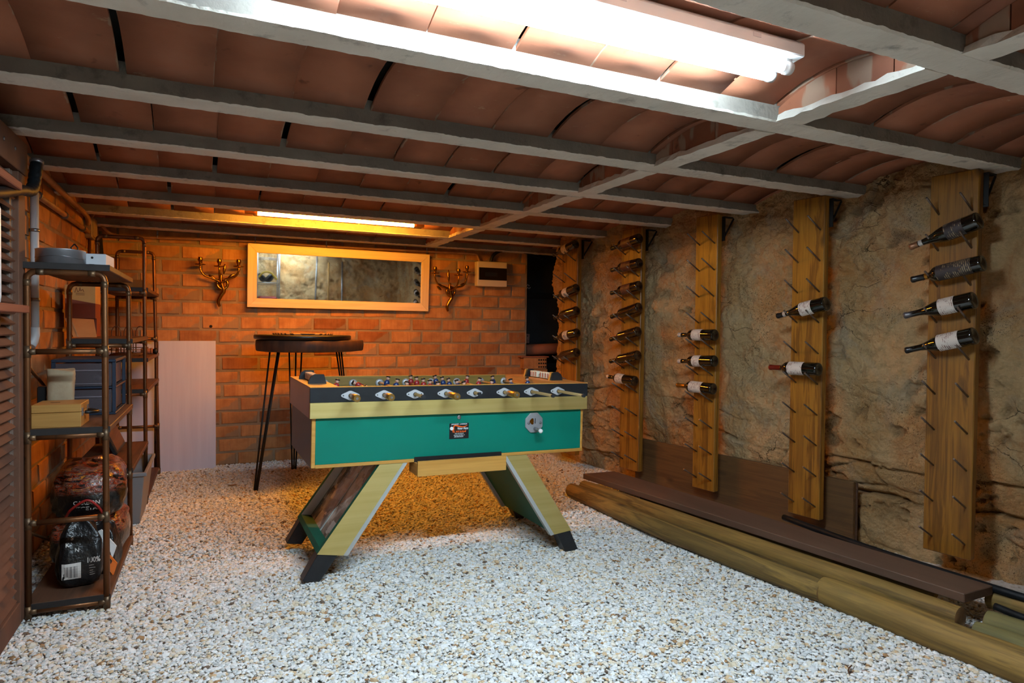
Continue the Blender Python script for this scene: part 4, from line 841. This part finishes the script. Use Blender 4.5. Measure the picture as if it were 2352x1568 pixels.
for i, x in enumerate(RX_):
    b = MB(); b.tube([(0, -PRO[i] * .35 if GRIP[i] else -PRO[i], 0), (0, TD + (.16 if i % 2 else .05), 0)], .0078, 12)
    rod = b.build('rod', RODM, ft, loc=(x, 0, ZR))
    if GRIP[i]:
        a, e = -PRO[i] * .35, -PRO[i]; MB().tube([(0, a, 0), (0, a - .004, 0), (0, (a + e) / 2, 0), (0, e + .004, 0), (0, e, 0)], [.011, .0145, .0165, .0175, .015], 14).build('grip', GRIPM, rod); MB().tube([(0, e + .001, 0), (0, e - .002, 0)], .006, 10).build('grip_screw', STEEL, rod)
    else: MB().tube([(0, -PRO[i] + .002, 0), (0, -PRO[i] - .012, 0)], .009, 12).build('rod_cap', RUB, rod)
    c, ys = PL[i]; tilt = random.uniform(-.25, .25) + (.9 if i == 1 else 0)
    for y in ys:
        p = link('player', PMESH[c], rod); p.location = (0, y + random.uniform(-.01, .01), 0); p.rotation_euler = (0, (-tilt if c == 'r' else tilt), 0)
    MB().lathe([(.0105, -.006), (.0105, .0), (.0235, .0), (.024, .004), (.0105, .005)], 18, Matrix.Translation((x, TD - .02, ZR)) @ Matrix.Rotation(PI / 2, 4, 'X'), caps=False).build('inner_flange', ALU, ft)
    for y, d in ((0, -1),):
        if FLM is None:
            f = MB(); f.prism(fp, -.004, 0); f.lathe([(.0105, 0), (.0105, .009)], 14, Matrix.Rotation(PI / 2, 4, 'X')); fo = f.build('flange', ALU, ft, .001); FLM = fo.data
        else: fo = link('flange', FLM, ft)
        fo.location = (x, y, ZR)
        if y == 0:
            for dx in (-.033, .033): MB().lathe([(.003, 0), (.003, .0055)], 8, Matrix.Translation((dx, 0, 0)) @ Matrix.Rotation(PI / 2, 4, 'X')).build('screw_hole', BLACKM, fo)
            MB().lathe([(.0102, .0), (.0102, .0095)], 14, Matrix.Rotation(PI / 2, 4, 'X')).build('bushing', RUB, fo)
# score counters
def counter(x0, side):
    ZC = ZT; co = MB().tube([(x0 + .044, .2, ZC + .022), (x0 + .044, .515, ZC + .022)], .003, 8).build('score_counter', STEEL, ft)
    for y in (.19, .51):
        prof = [(x0, ZC), (x0 + .088, ZC), (x0 + .075, ZC + .046), (x0 + .032, ZC + .048), (x0 + .012, ZC + .036), (x0 + .002, ZC + .016)]
        if side > 0: prof = [(2 * x0 + .088 - u, w) for u, w in prof]
        MB().prism(prof, y, y + .016).build('counter_plate', BLKL, co, .001)
    PB = gen('counter_bead_%s' % ('a' if side < 0 else 'b'), '#c9a78a' if side < 0 else '#cfd0bd', rough=.4)
    for k in range(9):
        y = .213 + k * .031
        if side > 0 and k == 5: continue
        bo = MB().box(x0 + .026, y, ZC + .004, x0 + .062, y + .026, ZC + .04).build('score_block', PB, co, .003)
        if side > 0:
            for q_ in range(3): MB().box(x0 + .0255, y + .005 + q_ * .007, ZC + .01, x0 + .026, y + .008 + q_ * .007, ZC + .034).build('score_mark', RED, bo)
    if side > 0:
        for y in (.19, .51): MB().hexa([(x0 - .001, y, ZC), (x0 + .012, y, ZC), (x0 + .012, y + .016, ZC), (x0 - .001, y + .016, ZC), (x0 + .010, y, ZC + .047), (x0 + .024, y, ZC + .048), (x0 + .024, y + .016, ZC + .048), (x0 + .01, y + .016, ZC + .047)]).build('wood_edge', OAK, co)
counter(.02, -1); counter(1.362, 1)
# splayed legs
t = T('faded_picture'); co = t.co(shift=False); n1 = t.noise(co, 9, 4, .6); v1 = t.n('ShaderNodeTexVoronoi', {'Vector': t.co((1, 1, 1), False), 'Scale': 14}, distance='CHEBYCHEV').outputs['Color']
c_ = t.mix(.55, t.ramp(n1, [(.35, hx('#4a382f')), (.5, hx('#98806c')), (.62, hx('#e0d8cc'))]), t.ramp(v1, [(.2, hx('#3a2e28')), (.6, hx('#b09c88')), (.9, hx('#d6cabd'))])); t.set(Base_Color=c_, Roughness=.25); PICT = t.m
GREY = gen('grey_white_panel', '#d0ccca', rough=.45); TRIM = gen('grey_edge_trim', '#a9aca9', rough=.4); FOOT = gen('black_foot', '#14161a', '#1d1f24', 30, rough=.45, spots=('#6b5a45', 45, .75, .79)); FOOTB = gen('brown_foot_side', '#4a3b37', rough=.5)
def leg(T0, T1, B0, B1, F0, F1, s):
    # T: top outer/inner, B: bottom outer/inner, F: foot outer/inner (x, z)
    lp = lambda a, b, u: (a[0] + (b[0] - a[0]) * u, a[1] + (b[1] - a[1]) * u)
    Ti, Bi = (T1[0] + s * .0, T1[1]), B1
    for (y0, y1, fy) in ((.0145, .045, .0125), (.655, .685, .687)):
        bd = MB().prism([T0, T1, B1, B0], y0, y1).build('leg_board', GREEND, ft, .001)
        g0, g1 = (fy, .0143) if fy < .1 else (.6853, fy); MB().prism([T0, T1, B1, B0], g0, g1).build('gold_face', GOLD if fy < .1 else GREY, bd)
        e = .022 * s; MB().prism([T1, (T1[0] + e, T1[1]), (B1[0] + e, B1[1] - .004), B1], y0 - .001, y1).build('edge_trim', TRIM, bd)
        if fy > .1: MB().prism([lp(T0, T1, .02), lp(T0, T1, .44), lp(B0, B1, .44), lp(B0, B1, .02)], .652, .6548).build('inner_face', GREY, bd)
        fo = MB().prism([lp(B0, B1, .04), lp(B0, B1, .80), F1, F0], *((y0 + .004, y1 + .05) if fy < .1 else (y0 - .045, y1))).build('foot', FOOT, bd, .002)
    lo = MB().prism([lp(T0, T1, .47), T1, B1, lp(B0, B1, .47)], .0452, .6518).build('leg_panel', GREEND, ft)
    q0, q1, q2, q3 = lp(T0, T1, .45), lp(T0, T1, .465), lp(B0, B1, .465), lp(B0, B1, .45)
    up_ = lambda a, b, u: lp(a, b, u)
    q3, q2 = up_(q0, q3, .96), up_(q1, q2, .96)
    MB().prism([q0, q1, q2, q3], .047, .34).build('picture', PICT, lo); MB().prism([q0, q1, q2, q3], .36, .65).build('picture', PICT, lo); MB().prism([lp(T0, T1, .43), q1, q2, lp(B0, B1, .43)], .341, .359).build('divider', TRIM, lo)
    k = .055; MB().prism([lp(B0, B1, -.0), lp(B0, B1, .46), lp(lp(B0, B1, .46), lp(T0, T1, .46), k), lp(B0, T0, k)], .0455, .6515).build('end_plate', GREEND, lo, .001)
leg((.335, .5345), (.453, .5345), (.046, .132), (.168, .112), (-.018, .012), (.062, .0), 1)
leg((1.135, .5345), (1.018, .5345), (1.425, .095), (1.317, .083), (1.476, -.02), (1.396, -.026), -1)

# ------------------------------------------------------------------ wine racks and bottles
D = Vector((-.1483, .9889, 0)); NN = Vector((-.9889, -.1483, 0)); UP = Vector((0, 0, 1))
def frame(c): return Matrix(((NN.x, D.x, 0, c[0]), (NN.y, D.y, 0, c[1]), (0, 0, 1, c[2]), (0, 0, 0, 1)))   # local x out of the plank, y away along the wall, z up
RC = [((2.785, 5.0), 'small stained wine rack plank farthest away at the rock wall corner', .22), ((2.904, 4.251), 'second farthest stained wine rack plank holding seven bottles', .215), ((3.011, 3.533), 'middle stained wine rack plank holding three bottles with white labels', .185), ((3.122, 2.797), 'stained wine rack plank holding two bottles well apart', .20), ((3.235, 2.045), 'nearest stained wine rack plank with four dark bottles', .212)]
PEGM = None
for (c, lab, w) in RC:
    r = thing('wine_rack', lab, 'wine rack', group='wine rack planks on the rock wall'); r.matrix_world = frame((c[0], c[1], 0))
    MB().box(-.045, -w / 2, .125, 0, w / 2, 1.966).build('plank', PLANKW, r, .004)
    for i in range(10):
        for y in (.062, -.075):
            if PEGM is None: o = MB().tube([(-.01, 0, -.0055), (.123, 0, .067)], .0048, 7).build('peg', PEG, r); PEGM = o.data
            else: o = link('peg', PEGM, r)
            o.location = (0, y * w / .2, 1.775 - i * .1752)
    b = MB(); b.box(-.13, -.02 - w / 2, 1.945, -.045, .01 - w / 2, 1.951); b.tube([(-.047, -w / 2 - .005, 1.80), (-.15, -w / 2 - .005, 1.945)], .006, 6); b.box(-.052, -.02 - w / 2, 1.79, -.046, .01 - w / 2, 1.945); b.build('bracket', BLACKM, r)
t = T('dark_bottle_glass'); t.set(Base_Color=hx('#0b0d09'), Roughness=.06, Coat_Weight=.6, Coat_Roughness=.03, Specular_IOR_Level=.6); GLS = t.m
t = T('brown_bottle_glass'); t.set(Base_Color=hx('#2a160a'), Roughness=.07, Coat_Weight=.6, Coat_Roughness=.03, Specular_IOR_Level=.6); GLB = t.m; GLB.node_tree.nodes['Principled BSDF'].inputs['Base Color'].default_value = hx('#140b06')
def m_label(name, base, ink, amt=.63):
    t = T(name); co = t.co((1, 1, 1)); n = t.noise(t.co((1, 1, 3)), 60, 3, .6); n2 = t.noise(co, 22, 2)
    wv = t.n('ShaderNodeTexWave', {'Vector': t.co((1, 1, 1)), 'Scale': 38, 'Distortion': .4}, bands_direction='Z').outputs['Fac']
    f = t.math('MULTIPLY', t.math('MULTIPLY', t.step(n, amt - .14, amt - .1), t.step(n2, .46, .52)), t.step(wv, .5, .6)); t.set(Base_Color=t.mix(f, hx(base), hx(ink)), Roughness=.55); return t.m
LBW = m_label('white_wine_label', '#c9c3bb', '#6b4a45'); LBC = m_label('cream_wine_label', '#c2ad8e', '#5c4030'); LBD = m_label('dark_wine_label', '#2c2526', '#8a7a5c', .58); LBR = m_label('maroon_wine_label', '#4a261f', '#7a5233', .58)
FOILS = {'k': gen('black_foil', '#141214', rough=.3), 'w': gen('white_foil', '#b9b3ac', rough=.35, metal=.3), 'r': gen('red_foil', '#7a2414', rough=.3, metal=.5), 'g': gen('gold_foil', '#a8742a', rough=.3, metal=.8), 's': gen('grey_foil', '#5f5c60', rough=.35, metal=.5), 'b': gen('bronze_foil', '#8a5f42', rough=.35, metal=.5)}
BORD = [(.001, .012), (.026, .004), (.034, .0), (.0375, .004), (.038, .012), (.038, .19), (.036, .203), (.028, .217), (.018, .228), (.0148, .24), (.014, .30), (.0155, .302), (.0155, .312), (.014, .314), (.001, .314)]
BURG = [(.001, .012), (.028, .004), (.036, .0), (.040, .004), (.0405, .012), (.0405, .13), (.039, .15), (.034, .175), (.026, .20), (.019, .222), (.0155, .245), (.0145, .30), (.016, .302), (.016, .312), (.014, .314), (.001, .314)]
BMESH = {}
def bottle(A, B, kind, glass, foil, label, lab, grp, foil_len=.055, lab_z=(.07, .15), emblem=None):
    A, B = Vector(A), Vector(B); ax = (B - A).normalized(); mid = (A + B) / 2
    xl = (NN - ax * NN.dot(ax)).normalized(); yl = ax.cross(xl); M = Matrix((xl, yl, ax)).transposed().to_4x4(); M.translation = mid - ax * .157
    t = thing('wine_bottle', lab, 'bottle', group=grp); t.matrix_world = M
    key = (kind, glass.name)
    if key not in BMESH: o = MB().lathe(BORD if kind == 'bord' else BURG, 24, caps=False).build('glass', glass, t); BMESH[key] = o.data
    else: link('glass', BMESH[key], t)
    prof = [p for p in (BORD if kind == 'bord' else BURG)]; z0 = .3145 - foil_len
    MB().lathe([(.0152, z0), (.0148, .30), (.0163, .302), (.0163, .313), (.0145, .3152), (.001, .3152)], 18, caps=False).build('foil_capsule', FOILS[foil], t)
    if emblem: MB().lathe([(.0156, z0 - .022), (.0156, z0 - .004)], 18, caps=False).build('neck_band', FOILS[emblem], t)
    if label:
        R = .0386 if kind == 'bord' else .0411; q = MB(); q.smooth = True; n = 14; ids = []
        for k in range(n + 1):
            a = math.radians(-75 + 165 * k / n) ; ids.append([q.vert((R * math.cos(a), R * math.sin(a), z)) for z in lab_z])
        for k in range(n): q.face((ids[k][0], ids[k + 1][0], ids[k + 1][1], ids[k][1]), True)
        q.build('label', label, t)
    return t
g = {k: 'bottles on the %s rack plank' % k for k in ('nearest', 'second', 'middle', 'fourth', 'farthest')}
bottle((3.181, 1.897, 1.712), (3.137, 2.186, 1.62), 'burg', GLS, 'b', LBD, 'topmost dark bottle with brown label and bronze capsule on the nearest rack', g['nearest'], .04, (.06, .14), 'w')
bottle((3.185, 1.869, 1.518), (3.137, 2.184, 1.457), 'bord', GLS, 'k', LBD, 'black bottle with gold emblem on dark label, second on the nearest rack', g['nearest'], .06, (.04, .19), 'g')
bottle((3.18, 1.903, 1.351), (3.133, 2.211, 1.281), 'burg', GLS, 's', LBW, 'bottle with white label and grey capsule on the nearest rack', g['nearest'], .065, (.075, .145))
bottle((3.181, 1.897, 1.188), (3.135, 2.202, 1.108), 'burg', GLS, 'k', LBW, 'lowest bottle with wide white label and black neck on the nearest rack', g['nearest'], .08, (.06, .155))
bottle((3.072, 2.624, 1.352), (3.027, 2.919, 1.288), 'burg', GLS, 'k', LBW, 'upper bottle of the two on the second rack, tilted with white label', g['second'], .04, (.075, .15), 'w')
bottle((3.067, 2.654, .988), (3.02, 2.968, .983), 'bord', GLS, 'r', LBW, 'red capped bottle with white label lying level on the second rack', g['second'], .075, (.085, .18))
bottle((2.959, 3.377, 1.169), (2.913, 3.68, 1.165), 'bord', GLS, 'w', LBW, 'topmost of three white labelled bottles on the middle rack', g['middle'], .03, (.095, .175))
bottle((2.959, 3.373, 1.0), (2.913, 3.68, .985), 'bord', GLS, 'w', LBW, 'central of three white labelled bottles on the middle rack', g['middle'], .03, (.105, .17))
bottle((2.959, 3.377, .819), (2.911, 3.693, .82), 'bord', GLS, 'g', LBW, 'gold capped bottle with big white label lowest on the middle rack', g['middle'], .075, (.08, .185))
W4 = ['topmost maroon labelled bottle under the beam on the seven bottle rack', 'second maroon labelled bottle from the top on the seven bottle rack', 'third maroon labelled bottle from the top on the seven bottle rack', 'fourth bottle down, bare dark glass, on the seven bottle rack', 'fifth bottle down, bare dark glass, on the seven bottle rack', 'sixth bottle down, just above the white labelled one, seven bottle rack', 'lowest bottle with white label edge on the seven bottle rack']
for i, (a, e) in enumerate((((2.854, 4.072, 1.869), (2.808, 4.384, 1.822)), ((2.856, 4.059, 1.689), (2.807, 4.39, 1.654)), ((2.857, 4.056, 1.523), (2.806, 4.392, 1.476)), ((2.856, 4.062, 1.364), (2.808, 4.378, 1.293)), ((2.855, 4.067, 1.188), (2.807, 4.385, 1.118)), ((2.856, 4.064, 1.012), (2.807, 4.387, .948)), ((2.851, 4.097, .817), (2.803, 4.415, .831)))):
    bottle(a, e, 'bord', GLB if i < 6 else GLS, 'k' if i < 6 else 'w', LBR if i < 3 else (LBW if i == 6 else None), W4[i], g['fourth'], .05 if i < 6 else .025, (.07, .17) if i < 6 else (.11, .19))
W5 = [('topmost cream labelled bottle in shadow on the farthest rack', LBC), ('white labelled bottle below the empty pegs on the farthest rack', LBW), ('bare dark bottle between two labelled ones on the farthest rack', None), ('second white labelled bottle from the bottom on the farthest rack', LBW), ('lowest bare dark bottle on the farthest rack above the table corner', None)]
for i, (a, e) in enumerate((((2.742, 4.819, 1.904), (2.696, 5.125, 1.837)), ((2.745, 4.801, 1.538), (2.699, 5.105, 1.469)), ((2.746, 4.797, 1.351), (2.7, 5.102, 1.292)), ((2.747, 4.788, 1.167), (2.701, 5.092, 1.118)), ((2.747, 4.791, 1.005), (2.702, 5.089, .948)))):
    bottle(a, e, 'bord', GLS if W5[i][1] else GLB, 'k', W5[i][1], W5[i][0], g['farthest'], .05, (.10, .165))

# ------------------------------------------------------------------ timber along the rock wall
lb = thing('leaning_board', 'wide dark brown board standing on edge behind the wine rack planks', 'board'); lb.matrix_world = frame((2.904 - NN.x * .115, 4.251 - NN.y * .115, 0))
MB().box(-.03, -1.70, -.01, .0, .05, .355).build('board', BOARDW, lb, .003)
MB().box(-.045, -1.705, -.01, -.0301, -1.6, .35).build('end_batten', SHELFW, lb, .003)
def log(lab, p0, p1, r, mat, seed, grp='timber logs lying along the rock wall', bow=0.0):
    p0, p1 = Vector(p0), Vector(p1); L = (p1 - p0).length; t = thing('timber_log', lab, 'log', tuple(p0), (0, 0, math.atan2(-(p1 - p0).x, (p1 - p0).y)), grp)
    rr = []; n = 24; m = 30; q = random.Random(seed)
    for i in range(m + 1):
        rj = r * (1 + .015 * math.sin(i * .9 + seed) + q.uniform(-.006, .006)); e = .94 if i in (0, m) else 1
        rr.append([Vector((rj * e * math.cos(2 * PI * k / n) - bow * math.sin(PI * i / m), L * i / m + (.004 if i == 0 else -.004 if i == m else 0) * 0, rj * e * math.sin(2 * PI * k / n))) for k in range(n)])
    MB().rings(rr, False).build('log_body', mat, t)
    for y, s in ((0, -.004), (L, .004)):
        MB().lathe([(.001, s), (r * .8, s), (r * .945, 0)], 24, Matrix.Translation((0, y, 0)) @ Matrix.Rotation(-PI / 2, 4, 'X'), caps=False).build('end_grain', LOGEND, t)
    return t
log('round timber log nearest the gravel, far half of the front row', (2.462, 2.085, .048), (2.335, 4.13, .042), .05, LOGW, 1, bow=.04)
log('thicker round log butted end to end in front, running out of frame', (2.60, .75, .05), (2.478, 2.10, .052), .063, LOGW, 2)
log('long round log under the brown plank with its cut end showing', (2.735, 1.665, .055), (2.455, 4.16, .052), .047, LOGW, 3)
log('greenish log lying right of the front logs in the corner', (2.80, .75, .045), (2.675, 1.57, .045), .048, LOGG, 4)
log('second greenish log furthest right, half under the hose', (2.93, .8, .055), (2.80, 1.60, .055), .048, LOGG, 5)
log('short log stub with bark behind the plank end below the black hose', (3.05, 1.46, .075), (3.02, 1.72, .075), .045, LOGW, 6)
pk = thing('deck_plank', 'long brown plank lying on the logs along the rock wall', 'plank', (0, 0, .101))
MB().hexa([(2.782, 1.68, 0), (2.986, 1.688, 0), (2.735, 4.19, 0), (2.474, 4.203, 0), (2.782, 1.68, .038), (2.986, 1.688, .038), (2.735, 4.19, .038), (2.474, 4.203, .038)]).build('plank_body', DECKW, pk, .003)
sp_ = thing('support_log', 'short hidden log bearing the plank near the wall', 'log', (2.86, 2.6, .05), (0, 0, .11))
MB().tube([(0, -.7, 0), (0, 1.2, 0)], .048, 16).build('log_body', LOGW, sp_)
hs = thing('black_hose', 'black water hose with blue coupling running behind the plank', 'hose', (0, 0, 0))
MB().tube(spline([(3.03, 2.85, .115), (2.985, 2.3, .12), (2.985, 1.9, .125), (3.0, 1.66, .125), (3.03, 1.50, .12), (3.08, 1.2, .12)], 10), .017, 12).build('hose_run', HOSEM, hs)
MB().tube([(3.022, 1.535, .1205), (3.034, 1.47, .1205)], .0185, 12).build('blue_coupling', gen('blue_coupling', '#1f7fa0', rough=.4), hs)
hs2 = thing('black_hose', 'lower black hose end poking out of the dark gap beside the plank', 'hose', (0, 0, 0))
MB().tube(spline([(2.845, 1.60, .11), (2.85, 1.45, .105), (2.90, 1.1, .11)], 8), .014, 12).build('hose_run', HOSEM, hs2)

# ------------------------------------------------------------------ what the mirror shows behind the camera
ws = thing('wire_rack', 'chrome wire rack with tools behind the camera, seen in the mirror', 'rack', (1.15, -1.95, 0))
for x in (0, .42):
    for y in (-.3, 0): MB().tube([(x, y, 0), (x, y, 1.95)], .012, 10).build('post', STEEL, ws)
for z in (.6, 1.25, 1.75):
    b = MB()
    for k in range(7): b.tube([(0, -.3 + k * .05, z), (.42, -.3 + k * .05, z)], .003, 5)
    b.tube([(0, 0, z), (.42, 0, z)], .006, 6); b.tube([(0, 0, z - .03), (.42, 0, z - .03)], .006, 6); b.build('wire_shelf', STEEL, ws)
tb = thing('coiled_tool', 'dark coiled tool with yellow strap on the wire rack, seen in the mirror', 'tool', (1.33, -2.08, 1.262))
MB().tube([(.13 * math.cos(a), .05 * math.sin(a), .09 + .06 * math.sin(a * 2.3)) for a in np.linspace(0, 9, 40)], .03, 10).build('coil', BLACKP, tb)
MB().tube(spline([(-.15, .09, .10), (-.05, .1, .2), (.08, .1, .19), (.2, .09, .06)], 6), .02, 8).build('yellow_strap', gen('yellow_strap', '#c9a83a', rough=.5), tb)
rbx = thing('red_tool_bag', 'red tool bag on the lower wire shelf, seen in the mirror', 'bag', (1.36, -2.08, .615))
b = MB(); b.box(-.17, -.1, 0, .17, .1, .25); b.build('bag_body', BLACKP, rbx, .03, 3); b = MB(); b.box(-.18, -.11, .24, .18, .11, .36); b.build('red_cover', PR, rbx, .04, 3)
for i, (x0, x1, zt, mt) in enumerate(((2.34, 2.28, 2.1, STEEL), (2.58, 2.56, 1.72, PINE), (2.86, 2.86, 1.75, STEEL))):
    rd = thing('leaning_rod', ('grey rod reaching the ceiling at the rear rock wall', 'wooden rod leaning at the rear rock wall', 'short grey rod leaning at the rear rock wall')[i], 'rod', (x1, -2.0, 0))
    MB().tube([(0, 0, 0), ((x0 - x1), -.1, zt)], .017, 10).build('shaft', mt, rd); MB().lathe([(.02, 0), (.02, .03)], 10).build('ferrule', BLACKM, rd)

# ------------------------------------------------------------------ small litter on the gravel
def gz(x, y): return float(hgt(np.array([x]), np.array([y]))[0])
LEAF = gen('dry_leaf', '#a8732e', '#8a5a22', 30, rough=.7)
def leaf(lab, x, y, r, rz):
    t = thing('dry_leaf', lab, 'leaf', (x, y, gz(x, y) + .004), (.05, .1, rz)); b = MB()
    rr = [[Vector((r * u, r * .34 * math.sin(PI * (u + 1) / 2) ** .8 * v + 0, .006 * u * u + .005 * v * v)) for v in (-1, 0, 1)] for u in np.linspace(-1, 1, 7)]
    ids = [[b.vert(p) for p in q] for q in rr]
    for i in range(6):
        for k in range(2): b.face((ids[i][k], ids[i][k + 1], ids[i + 1][k + 1], ids[i + 1][k]), True)
    o = b.build('blade', LEAF, t); MB().tube([(-r, 0, .006), (0, 0, .002), (r, 0, .006), (r * 1.3, .004, .008)], .0012, 5).build('stem', RUST, t)
leaf('curled brown dry leaf on the gravel left of the high table', .125, 5.33, .03, .3)
leaf('ochre dry leaf on the gravel in the left foreground', .27, 2.23, .018, .9)
leaf('small brown dry leaf right of the table foot on the gravel', 1.93, 2.95, .014, 2.0)
tw = thing('twig', 'dark twig lying on the gravel before the front log', 'twig', (2.05, 1.62, gz(2.05, 1.62) + .006), (0, 0, .6))
MB().tube(spline([(-.035, 0, 0), (-.01, .004, .004), (.03, -.003, .002)], 5), .0026, 6).build('stick', RUST, tw); MB().tube([(.0, .003, .004), (.012, .016, .007)], .0015, 5).build('side_shoot', RUST, tw)
